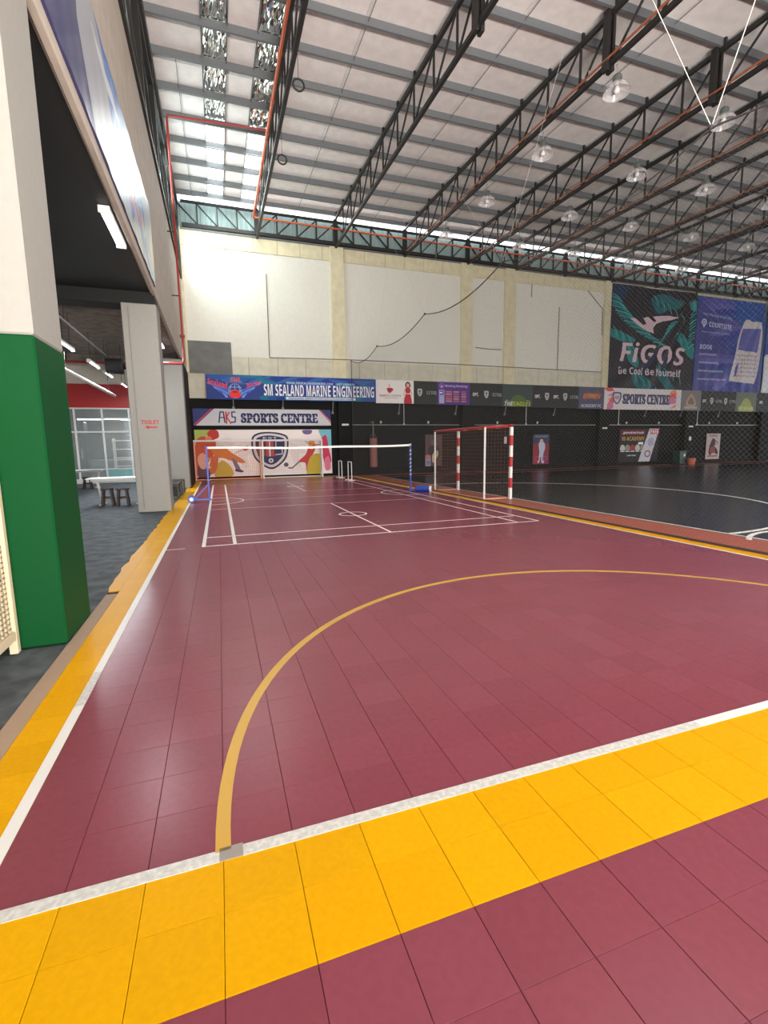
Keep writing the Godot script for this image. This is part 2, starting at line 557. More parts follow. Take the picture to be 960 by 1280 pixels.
func hall() -> void:
	# back wall
	var w := thing("wall_back", "tall back wall of the hall, white plaster above and black paint below", "wall", Vector3(22, 0, ZB - .2), "", "structure")
	var o := w.position
	var xs := [XL, 6.42, 13.77, 16.6, 24.0, 31.0, 38.0, XR]
	for i in xs.size() - 1:
		part(w, "plaster_panel", B.new().span(Vector3(xs[i], 5.9, ZB - .3) - o, Vector3(xs[i + 1], 10.72, ZB) - o).mesh(), M.plaster_white)
		part(w, "lower_panel", B.new().span(Vector3(xs[i], 0, ZB - .3) - o, Vector3(xs[i + 1], 3.9, ZB) - o).mesh(), M.black_wall)
	for y in [[3.9, 5.9, .01, 1.4], [10.72, 11.36, .05, 1.1]]:
		var x: float = XL
		while x < 44:
			var x2: float = minf(x + y[3], XR)
			part(w, "beam_block", B.new().span(Vector3(x + .006, y[0], ZB - .3) - o, Vector3(x2 - .006, y[1], ZB + y[2]) - o, .008).mesh(), M.plaster_pale if y[0] < 5 else M.plaster_cream)
			x = x2
	for p in [[6.1, 6.78, 5.2], [13.42, 14.12, 5.2], [16.22, 16.95, 5.2], [23.4, 23.86, 5.2], [38.2, 38.9, 5.2]]:
		part(w, "pilaster", B.new().span(Vector3(p[0], 3.9, ZB - .1) - o, Vector3(p[1], 11.38, ZB + .16) - o, .01).mesh(), M.plaster_cream)
	for p in [[6.25, 6.95], [13.45, 14.25], [23.2, 24.0], [30.6, 31.5], [38.1, 39.0]]:
		part(w, "black_pilaster", B.new().span(Vector3(p[0], 0, ZB - .1) - o, Vector3(p[1], 3.88, ZB + .3) - o, .01).mesh(), M.black_wall)
	for p in [[7.0, 13.4], [14.3, 23.15], [24.05, 30.55], [31.55, 38.05]]:
		part(w, "plinth", B.new().span(Vector3(p[0], 0, ZB - .05) - o, Vector3(p[1], .32, ZB + .05) - o, .01).mesh(), M.black_wall)
	# corrugated strip above the wall, one sheet per bay
	var bays := [XL]
	bays.append_array(TRUSS)
	bays.append(XR)
	for i in bays.size() - 1:
		part(w, "cladding_sheet", corrugated(bays[i + 1] - bays[i], 1.3, .22, .03), M.cladding, Vector3(bays[i], 11.34, ZB - .22) - o)
	part(w, "outer_skin", B.new().span(Vector3(XL - .2, 11.3, ZB - .34) - o, Vector3(XR, 12.66, ZB - .3) - o).mesh(), M.steel_grey)
	part(w, "ledge", B.new().span(Vector3(XL, 11.36, ZB - .3) - o, Vector3(XR, 11.42, ZB + .1) - o).mesh(), M.steel_grey)
	# slot of daylight under the eaves
	for i in bays.size() - 1:
		var e := thing("window_%d" % (10 + i), "white daylight slot under the eaves, %s" % (["corner bay beside the left wall", "bay two from the left wall", "bay three from the left wall", "bay four from the left wall", "bay five from the left wall", "bay six from the left wall", "bay seven from the left wall", "bay eight from the left wall", "bay nine from the left wall", "bay ten from the left wall", "bay eleven from the left wall", "bay twelve from the left wall", "last bay at the right wall"][i]), "window", Vector3((bays[i] + bays[i + 1]) / 2, 12.62, ZB - .1), "", "structure")
		var n := 3
		var wdt: float = (bays[i + 1] - bays[i]) / n
		for k in n:
			part(e, "light_pane", B.new().box(Vector3(-(bays[i + 1] - bays[i]) / 2 + wdt * (k + .5), .13, 0), Vector3(wdt - .03, .24, .06), .01).mesh(), M.eaves_pane)
	# right and front sides out of view, left open so light comes in
	var rw := thing("wall_right_unseen", "unseen right side of the hall, left open for light, steel posts under a lintel", "wall", Vector3(XR, 0, -1.5), "", "structure")  # out of view, kept open to admit light from the right
	o = rw.position
	part(rw, "lintel", B.new().span(Vector3(XR, 8, ZB - .3) - o, Vector3(XR + .3, 13, ZF) - o).mesh(), M.plaster_white)
	for z in [-16.8, -9, -1, 7, 13.7]:
		part(rw, "post", B.new().span(Vector3(XR, 0, z - .15) - o, Vector3(XR + .3, 8, z + .15) - o, .01).mesh(), M.steel_grey)
	var f := thing("wall_front_unseen", "unseen front behind the camera, left open for light, steel posts under a lintel", "wall", Vector3(22, 0, ZF), "", "structure")  # out of view, kept open to admit light from behind the camera
	o = f.position
	part(f, "lintel", B.new().span(Vector3(-9, 6.2, ZF) - o, Vector3(XR, 12, ZF + .3) - o).mesh(), M.plaster_white)
	part(f, "wing_panel", B.new().span(Vector3(-9, 5.0, ZF) - o, Vector3(XL, 6.2, ZF + .3) - o).mesh(), M.plaster_white)
	for x in [6.4, 13.8, 20.3, 27.4, 34.5, 41.7]:
		part(f, "post", B.new().span(Vector3(x - .15, 0, ZF) - o, Vector3(x + .15, 6.2, ZF + .3) - o, .01).mesh(), M.steel_grey)
	solid("ground", Vector3(-12, -.3, ZF), Vector3(70, -.02, ZF + 30), "apron", "unseen pale ground outside the open front", "ground")  # out of view, pale ground in front of the open side
	solid("ground_side", Vector3(XR, -.3, ZB - 10), Vector3(70, -.02, ZF), "apron", "unseen pale ground outside the open right side", "ground")  # out of view, pale ground beyond the open right side
	# left upper wall over the wing
	var l := thing("wall_left", "tan upper wall on the left above the dark side wing", "wall", Vector3(XL - .2, 0, -1.5), "", "structure")
	o = l.position
	part(l, "upper_wall", B.new().span(Vector3(XL - .1, 5.05, ZB) - o, Vector3(XL, 9.15, ZF) - o, .012).mesh(), M.plaster_tan)
	part(l, "drip_edge", B.new().span(Vector3(XL - .06, 5.0, ZB) - o, Vector3(XL + .012, 5.06, ZF) - o, .005).mesh(), M.plaster_tan)
	part(l, "corner_post", B.new().span(Vector3(XL - .28, 5.05, ZB - .05) - o, Vector3(XL + .10, 11.4, ZB + .25) - o, .01).mesh(), M.plaster_cream)
	part(l, "lower_wall", B.new().span(Vector3(XL - .2, 0, ZB) - o, Vector3(XL + .02, 5.0, -12.95) - o).mesh(), M.black_wall)
	part(l, "cladding_sheet", corrugated(22.6, 3.9, .25, .03), M.cladding, Vector3(XL - .11, 9.1, ZF) - o).rotation.y = PI / 2
	part(l, "cladding_sheet", corrugated(8.4, 1.3, .25, .03), M.cladding, Vector3(XL - .11, 11.4, -8.6) - o).rotation.y = PI / 2
	var sw := thing("window_3", "pale translucent strip high in the left wall near the back corner", "window", Vector3(XL - .11, 9.15, -12.8), "", "structure")
	for k in 6:
		part(sw, "light_pane", corrugated(1.38, 2.24, .23, .03), M.side_pane, Vector3(0, 0, 4.2 - k * 1.4)).rotation.y = PI / 2
	# truss over the left upper wall
	for y in [9.22, 11.75]:
		part(l, "truss_chord", B.new().bar(Vector3(XL, y, ZB) - o, Vector3(XL, y - (0.0 if y < 10 else .9), ZF) - o, .12, .14, .006).mesh(), M.steel_black)
	for i in range(0, PURL.size() - 1, 2):
		var z1: float = PURL[i]
		var z2: float = PURL[mini(i + 2, PURL.size() - 1)]
		part(l, "truss_web_vertical", B.new().bar(Vector3(XL, 9.25, z1) - o, Vector3(XL, roof_y(z1) - .25, z1) - o, .12, .14).mesh(), M.steel_black)
		part(l, "truss_web_diagonal", B.new().bar(Vector3(XL, 9.25, z1) - o, Vector3(XL, 11.2, z2) - o, .07, .07).mesh(), M.steel_black)
	part(l, "truss_eaves_beam", B.new().bar(Vector3(XL + .02, roof_y(ZB) - .36, ZB) - o, Vector3(XL + .02, roof_y(ZF) - .36, ZF) - o, .14, .24, .01).mesh(), M.steel_black)
	part(l, "outer_skin", B.new().span(Vector3(XL - .3, 9.0, ZB - .3) - o, Vector3(XL - .25, 13.1, ZF) - o).mesh(), M.steel_grey)

func corrugated(w: float, h: float, pitch: float, depth: float) -> ArrayMesh:
	# ribbed sheet from x = 0 to w, y = 0 to h, ribs towards +z
	var b := B.new()
	var pts := [Vector2(0, 0)]
	var x := 0.0
	while x < w - pitch:
		pts.append_array([Vector2(x + pitch * .55, 0), Vector2(x + pitch * .65, depth), Vector2(x + pitch * .9, depth), Vector2(x + pitch, 0)])
		x += pitch
	pts.append(Vector2(w, 0))
	for i in pts.size() - 1:
		var p: Vector2 = pts[i]
		var q: Vector2 = pts[i + 1]
		b.quad(Vector3(p.x, 0, p.y), Vector3(q.x, 0, q.y), Vector3(q.x, h, q.y), Vector3(p.x, h, p.y))
		b.quad(Vector3(q.x, 0, q.y - .01), Vector3(p.x, 0, p.y - .01), Vector3(p.x, h, p.y - .01), Vector3(q.x, h, q.y - .01))
	return b.mesh()

# ------------------------------------------------------------------ floors
func tile_shape(b: B, at: Vector3, w: float, d: float) -> void:
	var gx := .0009
	var gz := .0002
	var x := w / 2 - gx
	var z := d / 2 - gz
	var e := .0012
	var t := [Vector3(-x + e, 0, -z + e), Vector3(-x + e, 0, z - e), Vector3(x - e, 0, z - e), Vector3(x - e, 0, -z + e)]
	var m := [Vector3(-x, -e, -z), Vector3(-x, -e, z), Vector3(x, -e, z), Vector3(x, -e, -z)]
	b.quad(at + t[0], at + t[1], at + t[2], at + t[3])
	for i in 4:
		var j := (i + 1) % 4
		b.quad(at + t[i], at + m[i], at + m[j], at + t[j])
		b.quad(at + m[i], at + m[i] + Vector3(0, -.011, 0), at + m[j] + Vector3(0, -.011, 0), at + m[j])

func lay(floor_: Node3D, cells: Array, called: String, tone: String, most: int) -> void:
	# cells: [x, z, w, d] centre and size; the ones that show largest become parts, the rest one joined part
	var rng := RandomNumberGenerator.new()
	rng.seed = hash(called)
	var rated := []
	for c in cells:
		var s := screen(Vector3(c[0], 0, c[1]))
		var inside := s.z > .3 and s.x > -60 and s.x < 1020 and s.y < 1360
		rated.append([(1.0 / s.z) if inside else 0.0, c])
	rated.sort_custom(func(a, b): return a[0] > b[0])
	var shapes := {}
	var rest := B.new()
	var base := Color(1, 1, 1)
	for i in rated.size():
		var c = rated[i][1]
		if i < most and rated[i][0] > 0.0:
			var key := "%.3f %.3f" % [c[2], c[3]]
			if not shapes.has(key):
				var b := B.new()
				tile_shape(b, Vector3.ZERO, c[2], c[3])
				shapes[key] = b.mesh()
			part(floor_, called, shapes[key], M["tile_%s_%d" % [tone, rng.randi() % 4]], Vector3(c[0], 0, c[1]) - floor_.position)
		else:
			var k := rng.randf_range(.96, 1.03)
			rest.col = Color(k, k, k)
			tile_shape(rest, Vector3(c[0], 0, c[1]) - floor_.position, c[2], c[3])
	if rest.v.size():
		part(floor_, called + "_field", rest.mesh(), M["tile_%s_many" % tone], Vector3.ZERO, "", "stuff")

func strip(f: Node3D, called: String, x0: float, z0: float, x1: float, z1: float, w: float, m: String, label := "") -> void:
	var a := Vector3(x0, .0006, z0)
	var b := Vector3(x1, .0006, z1)
	part(f, called, B.new().bar(a - f.position, b - f.position, w, .0012).mesh(), M[m], Vector3.ZERO, label)

func ring(f: Node3D, called: String, cx: float, cz: float, r: float, w: float, a0: float, a1: float, m: String, label := "") -> void:
	var b := B.new()
	var n := int(maxf(16, absf(a1 - a0) * 24))
	for i in n:
		var t0 := lerpf(a0, a1, float(i) / n)
		var t1 := lerpf(a0, a1, float(i + 1) / n)
		var P := func(t: float, rr: float, y: float) -> Vector3: return Vector3(cx + cos(t) * rr, y, cz - sin(t) * rr) - f.position
		b.quad(P.call(t0, r - w / 2, .0012), P.call(t0, r + w / 2, .0012), P.call(t1, r + w / 2, .0012), P.call(t1, r - w / 2, .0012))
		b.quad(P.call(t0, r + w / 2, .0012), P.call(t0, r + w / 2, 0), P.call(t1, r + w / 2, 0), P.call(t1, r + w / 2, .0012))
		b.quad(P.call(t1, r - w / 2, .0012), P.call(t1, r - w / 2, 0), P.call(t0, r - w / 2, 0), P.call(t0, r - w / 2, .0012))
	part(f, called, b.mesh(), M[m], Vector3.ZERO, label)

func floors() -> void:
	var f := thing("floor", "burgundy plastic tile court with yellow tile border and white lines", "floor", Vector3(3, 0, -3), "", "structure")
	part(f, "sub_floor", B.new().span(Vector3(-1.0, -.2, ZB) - f.position, Vector3(6.95, -.0125, ZF) - f.position).mesh(), M.sub_floor)
	var x0 := -.522
	var z0 := 5.937
	var red := []
	var yel := []
	var zend := -16.05
	# columns of tiles
	var cols := []
	for i in 28:
		cols.append([x0 + T * (i + .5), T])
	cols.append([(x0 + T * 28 + 6.685) / 2, 6.685 - x0 - T * 28])
	for k in range(-87, 29):
		var z := z0 + T * (k + .5)
		for c in cols:
			if k == 0 or k == 1:
				yel.append([c[0], z, c[1], T])
			elif k == -87:
				yel.append([c[0], z, c[1], T])
			else:
				red.append([c[0], z, c[1], T])
		yel.append([x0 - T * .5, z, T, T])
		yel.append([6.685 + T * .5, z, T, T])
	lay(f, red, "court_tile", "red", 290)
	lay(f, yel, "border_tile", "yellow", 290)
	# worn yellow paint on the kerb edge beside the wing
	var rng := RandomNumberGenerator.new()
	rng.seed = 7
	var edge := PackedVector2Array()
	for i in 80:
		edge.append(Vector2(-.93 + .05 * exp(-i * 1.2) + rng.randf_range(-.01, .01) * minf(i, 2), -(2.1 - i * .182)))
	edge.append(Vector2(-.776, 12.3))
	edge.append(Vector2(-.776, -2.1))
	part(f, "painted_edge", B.new().prism(edge, -.0125, -.002, Transform3D(Basis(Vector3.RIGHT, Vector3.FORWARD, Vector3.UP), -f.position)).mesh(), M.tile_yellow_2, Vector3.ZERO, "worn yellow paint on the rough floor edge")
	part(f, "edge_strip", B.new().span(Vector3(-.885, -.02, 2.2) - f.position, Vector3(-.776, -.001, ZF) - f.position, .004).mesh(), M.tan_strip, Vector3.ZERO, "tan edge strip")
	# boundary lines (tape laid on the tiles)
	strip(f, "boundary_line", -.548, z0, -.548, 4.6, .052, "tape_white")
	strip(f, "boundary_line", -.548, 4.6, -.548, 4.15, .052, "tape_worn")
	strip(f, "boundary_line", -.548, 4.15, -.548, zend + .1, .052, "tape_white")
	strip(f, "boundary_line", -1.02 + .25, z0 + .025, .222, z0 + .025, .052, "tape_worn", "worn white end line tape")
	strip(f, "boundary_line", .305, z0 + .025, 2.6, z0 + .025, .052, "tape_worn", "worn white end line tape")
	strip(f, "boundary_line", 2.6, z0 + .025, 6.69, z0 + .025, .052, "tape_white")
	strip(f, "tape_patch", .222, z0 + .02, .305, z0 + .02, .06, "tape_grey", "grey bare patch in the end line")
	strip(f, "boundary_line", 6.70, z0, 6.70, zend + .1, .04, "tape_white")
	ring(f, "area_line", 3.09, 5.9, 2.855, .055, -.015, PI + .015, "tape_gold", "gold goal area arc")
	# badminton court
	strip(f, "badminton_line", 0, .03, 0, -13.42, .055, "tape_white")
	strip(f, "badminton_line", .46, .0, .46, -13.4, .055, "tape_white")
	for x in [5.64, 6.1]:
		strip(f, "badminton_line", x, 0, x, -13.4, .04, "tape_white")
	for z in [0.0, -.76, -12.64, -13.4, -4.72, -8.68]:
		strip(f, "badminton_line", 0, z, 6.1, z, .036, "tape_white" if z > -1 else "line_faint")
	strip(f, "badminton_line", 3.05, 0, 3.05, -4.72, .04, "tape_white")
	strip(f, "badminton_line", 3.05, -8.68, 3.05, -13.4, .04, "tape_white")
	strip(f, "centre_line", 0, -6.7, 6.1, -6.7, .03, "line_faint")
	strip(f, "line_stub", -.53, .055, -.26, .06, .03, "line_faint")
	ring(f, "service_circle", 3.05, -2.5, .3, .04, 0, TAU, "tape_white")
	ring(f, "service_circle", 3.05, -10.95, .3, .04, 0, TAU, "tape_white")
	ring(f, "quarter_arc", 0, -6.7, .9, .04, -PI / 2, PI / 2, "tape_white")
	ring(f, "quarter_arc", 6.1, -6.7, .9, .04, PI / 2, PI * 1.5, "tape_white")
	# end strip behind the court
	solid("trim_1", Vector3(XL, -.2, ZB), Vector3(6.95, -.006, -16.06), "red_runoff", "rust red strip of floor along the far end of the burgundy court", "floor strip")
	# right hand court
	var g := thing("floor_right", "glossy black court on the right with rust red run-off and white lines", "floor", Vector3(26, 0, -2), "", "structure")
	var o := g.position
	part(g, "black_court", B.new().span(Vector3(7.92, -.2, -15.95) - o, Vector3(XR, -.004, ZF) - o).mesh(), M.black_court)
	part(g, "red_runoff", B.new().span(Vector3(6.945, -.2, ZB) - o, Vector3(7.92, -.002, ZF) - o).mesh(), M.red_runoff)
	part(g, "red_runoff", B.new().span(Vector3(7.92, -.2, ZB) - o, Vector3(XR, -.002, -15.95) - o).mesh(), M.red_runoff)
	strip(g, "court_line", 7.98, -15.9, 7.98, ZF, .05, "tape_white")
	ring(g, "court_line", 7.98, -3.4, 5.75, .08, -PI / 2, PI / 2, "tape_white")
	strip(g, "court_line", 8, -14.55, 44, -14.55, .06, "line_faint")
	ring(g, "court_line", 8.75, 4.0, 1.55, .07, PI * .35, PI * .72, "tape_white")

# ------------------------------------------------------------------ roof
func roof() -> void:
	var c := thing("ceiling", "pitched metal roof with grey foil lining and steel purlins", "ceiling", Vector3(22, 12, -1), "", "structure")
	var o := c.position
	var edges := [[XL - .45, .5], [1.17, 1.92], [2.6, 4.5], [4.5, 6.4], [6.4, 8.25], [8.25, 10.1], [10.1, 11.95], [11.95, 13.8], [13.8, 16.9], [16.9, 20.3], [20.3, 23.8], [23.8, 27.4], [27.4, 31.0], [31.0, 34.5], [34.5, 38.1], [38.1, 41.7], [41.7, XR + .3]]
	var za := ZB - .4
	var zb := ZF + .4
	for e in edges:
		var b := B.new()
		var p := [Vector3(e[0] + .004, roof_y(za), za), Vector3(e[1] - .004, roof_y(za), za), Vector3(e[1] - .004, roof_y(zb), zb), Vector3(e[0] + .004, roof_y(zb), zb)]
		var q := []
		for i in 4:
			p[i] -= o
			q.append(p[i] + Vector3(0, .06, 0))
		var mid: Vector3 = (p[0] + q[2]) / 2
		b.quad_out(p[0], p[1], p[2], p[3], mid); b.quad_out(q[0], q[1], q[2], q[3], mid)
		for i in 4:
			b.quad_out(p[i], p[(i + 1) % 4], q[(i + 1) % 4], q[i], mid)
		part(c, "roof_sheet", b.mesh(), M.roof_foil)
	part(c, "outer_roof", B.new().bar(Vector3(22, roof_y(za) + .2, za) - o, Vector3(22, roof_y(zb) + .2, zb) - o, 48.6, .03).mesh(), M.steel_grey)
	for z in PURL:
		part(c, "purlin", purlin(), M.purlin, Vector3(22, roof_y(z) - .01, z) - o)
	for i in range(0, PURL.size() - 1):
		for x in [-.2, 4.55, 8.3, 12.0, 15.4, 18.6]:
			var z1: float = PURL[i]
			var z2: float = PURL[i + 1]
			if z1 > -2 or (x < 0 and z1 > -9):
				continue
			part(c, "sag_rod", B.new().tube([Vector3(x, roof_y(z1) - .12, z1) - o, Vector3(x, roof_y(z2) - .12, z2) - o], .011, 5).mesh(), M.steel_grey)
	# two rows of roof lights: clear near the back wall, lined with crumpled foil nearer the camera
	for s in 2:
		var x0: float = [.5, 1.92][s]
		var x1: float = [1.17, 2.6][s]
		var w := thing("window_%d" % (s + 1), ["row of roof lights nearer the left wall, clear at the back and foil lined in front", "row of roof lights beside the first roof truss, clear at the back and foil lined in front"][s], "skylight", Vector3((x0 + x1) / 2, 12.4, -5), "", "structure")
		for i in PURL.size() - 1:
			var z1: float = PURL[i] - (0.35 if i == 0 else 0.0)
			var z2: float = PURL[i + 1]
			var mesh := crumpled(x1 - x0 - .01, Vector3(0, roof_y(z1) + .01, z1), Vector3(0, roof_y(z2) + .01, z2), s * 40 + i) if i >= 4 else wavy(x1 - x0 - .01, Vector3(0, roof_y(z1) + .01, z1), Vector3(0, roof_y(z2) + .01, z2), s * 40 + i)
			var bright: bool = i < 4
			part(w, "light_pane" if bright else "foil_pane", mesh, M.skylight_pane if bright else M.foil_pane, Vector3(x0 + .005, 0, 0) - w.position)
		part(w, "side_strip", B.new().bar(Vector3(x0 + .01, roof_y(za) - .03, za) - w.position, Vector3(x0 + .01, roof_y(zb) - .03, zb) - w.position, .02, .1).mesh(), M.steel_grey)
		part(w, "side_strip", B.new().bar(Vector3(x1 - .01, roof_y(za) - .03, za) - w.position, Vector3(x1 - .01, roof_y(zb) - .03, zb) - w.position, .02, .1).mesh(), M.steel_grey)
	# trusses
	var order := ["first", "second", "third", "fourth", "fifth", "sixth", "seventh", "eighth", "ninth", "tenth", "eleventh", "twelfth"]
	var t0 := truss("black steel roof truss on the %s line from the left wall")
	t0.position.x = TRUSS[0]
	t0.set_meta("label", "first black roof truss from the left wall, the orange pipe beside it")
	for i in range(1, TRUSS.size()):
		copy(t0, Vector3(TRUSS[i], t0.position.y, t0.position.z), "%s black steel roof truss from the left wall" % order[i])
	# eaves truss along the back wall
	var e := thing("eaves_truss", "black steel truss lying along the top of the back wall", "truss", Vector3(22, 11.42, ZB + .12), "", "")
	o = e.position
	part(e, "bottom_chord", B.new().bar(Vector3(XL + .2, 11.53, ZB + .12) - o, Vector3(XR, 11.53, ZB + .12) - o, .12, .16, .006).mesh(), M.steel_black)
	part(e, "top_chord", B.new().bar(Vector3(XL + .2, 12.52, ZB + .12) - o, Vector3(XR, 12.52, ZB + .12) - o, .1, .1, .006).mesh(), M.steel_black)
	var bays := [XL]
	bays.append_array(TRUSS)
	for i in bays.size() - 1:
		for k in 4:
			var xa: float = lerpf(bays[i], bays[i + 1], k / 4.0)
			var xb: float = lerpf(bays[i], bays[i + 1], (k + 1) / 4.0)
			var lo := 11.6
			var hi := 12.48
			var z := ZB + .12
			if k > 0:
				part(e, "web_vertical", B.new().bar(Vector3(xa, lo, z) - o, Vector3(xa, hi, z) - o, .06, .06).mesh(), M.steel_black)
			var da := Vector3(xa, hi if i % 2 == 0 else lo, z) - o
			var db := Vector3(xb, lo if i % 2 == 0 else hi, z) - o
			part(e, "web_diagonal", B.new().bar(da, db, .06, .05).mesh(), M.steel_black)
		part(e, "post", B.new().box(Vector3(bays[i + 1], 12.03, ZB + .14) - o, Vector3(.2, 1.16, .16), .01).mesh(), M.steel_black)

func purlin() -> ArrayMesh:
	if not M.has("purlin_mesh"):
		# lipped channel 46 m long
		var poly := PackedVector2Array([Vector2(-.035, 0), Vector2(.035, 0), Vector2(.035, -.03), Vector2(.028, -.03), Vector2(.028, -.008), Vector2(-.026, -.008), Vector2(-.026, -.192), Vector2(.028, -.192), Vector2(.028, -.17), Vector2(.035, -.17), Vector2(.035, -.2), Vector2(-.035, -.2)])
		M["purlin_mesh"] = B.new().prism(poly, -23.5, 24.0, Transform3D(Basis(Vector3(0, 0, -1), Vector3.UP, Vector3.RIGHT), Vector3.ZERO)).mesh()
	return M["purlin_mesh"]

func wavy(w: float, a: Vector3, b: Vector3, seed_: int) -> ArrayMesh:
	# corrugated pane between two purlins; u across, v along
	var o := B.new()
	var n := 30
	var off := Vector2((seed_ * 37 % 100) / 100.0, (seed_ * 61 % 100) / 100.0)
	for i in n:
		var x0 := w * i / n
		var x1 := w * (i + 1) / n
		var P := func(x: float, e: Vector3) -> Vector3: return Vector3(x, e.y + .016 * sin(x / w * TAU * 5.0), e.z)
		var N := func(x: float) -> Vector3: return Vector3(.016 * TAU * 5.0 / w * cos(x / w * TAU * 5.0), -1, 0).normalized()
		var uv := [Vector2(x0 / w, 0) + off, Vector2(x1 / w, 0) + off, Vector2(x1 / w, 1.0) + off, Vector2(x0 / w, 1.0) + off]
		var p := [P.call(x0, a), P.call(x1, a), P.call(x1, b), P.call(x0, b)]
		o.tri(p[0], p[1], p[2], N.call(x0), N.call(x1), N.call(x1), uv[0], uv[1], uv[2])
		o.tri(p[0], p[2], p[3], N.call(x0), N.call(x1), N.call(x0), uv[0], uv[2], uv[3])
		for k in 4:
			p[k] += Vector3(0, .012, 0)
		o.quad(p[0], p[3], p[2], p[1])
	return o.mesh()

func crumpled(w: float, a: Vector3, b: Vector3, seed_: int) -> ArrayMesh:
	# crinkled foil stapled between two purlins
	var rng := RandomNumberGenerator.new()
	rng.seed = 900 + seed_
	var nx := 18
	var ny := 9
	var g := []
	for i in nx + 1:
		var col := []
		for j in ny + 1:
			var p := a.lerp(b, float(j) / ny)
			var edge := i == 0 or i == nx or j == 0 or j == ny
			col.append(Vector3(w * (i + (0.0 if edge else rng.randf_range(-.3, .3))) / nx, p.y + (0.0 if edge else rng.randf_range(-.045, .02)), p.z + (0.0 if edge else rng.randf_range(-.05, .05))))
		g.append(col)
	var o := B.new()
	for i in nx:
		for j in ny:
			var p: Vector3 = g[i][j]
			var q: Vector3 = g[i + 1][j]
			var r: Vector3 = g[i + 1][j + 1]
			var t: Vector3 = g[i][j + 1]
			for f in [[p, q, r], [p, r, t]]:
				var m: Vector3 = (f[1] - f[0]).cross(f[2] - f[0]).normalized()
				o.tri(f[0], f[1], f[2], m, m, m)
	return o.mesh()

func chord_lo(z: float) -> float:
	return 11.36 - .036 * (z + 17.0)

func chord_hi(z: float) -> float:
	return roof_y(z) - .26

func truss(label: String) -> Node3D:
	var t := thing("roof_truss", label, "truss", Vector3(0, 11, -3), "roof trusses across the hall")
	var o := Vector3(0, 11, -3)
	part(t, "bottom_chord", B.new().bar(Vector3(0, chord_lo(ZB), ZB + .1) - o, Vector3(0, chord_lo(ZF), ZF) - o, .11, .11, .006).mesh(), M.steel_black)
	part(t, "top_chord", B.new().bar(Vector3(0, chord_hi(ZB), ZB + .1) - o, Vector3(0, chord_hi(ZF), ZF) - o, .1, .12, .006).mesh(), M.steel_black)
	for i in PURL.size():
		var z: float = PURL[i]
		part(t, "cleat", B.new().bar(Vector3(.0, chord_hi(z) + .05, z + .06) - o, Vector3(.0, roof_y(z) - .02, z + .06) - o, .07, .07).mesh(), M.steel_black)
		if i == 0:
			continue
		if z > 0 and i % 2 == 0:
			continue
		part(t, "web_vertical", B.new().bar(Vector3(0, chord_lo(z), z) - o, Vector3(0, chord_hi(z), z) - o, .05, .05).mesh(), M.steel_black)
		if i + 1 < PURL.size():
			var z2: float = PURL[i + 1] if z < 0 else PURL[mini(i + 2, PURL.size() - 1)]
			part(t, "web_diagonal", B.new().bar(Vector3(0, chord_lo(z), z) - o, Vector3(0, chord_hi(z2), z2) - o, .045, .045).mesh(), M.steel_black)
	# heavy joint post where the truss halves meet
	var z := -3.05
	for x in [-.07, .07]:
		part(t, "joint_post", B.new().box(Vector3(x, (chord_lo(z) + chord_hi(z)) / 2 - .02, z) - o, Vector3(.1, chord_hi(z) - chord_lo(z) + .26, .2), .012).mesh(), M.steel_black)
	return t

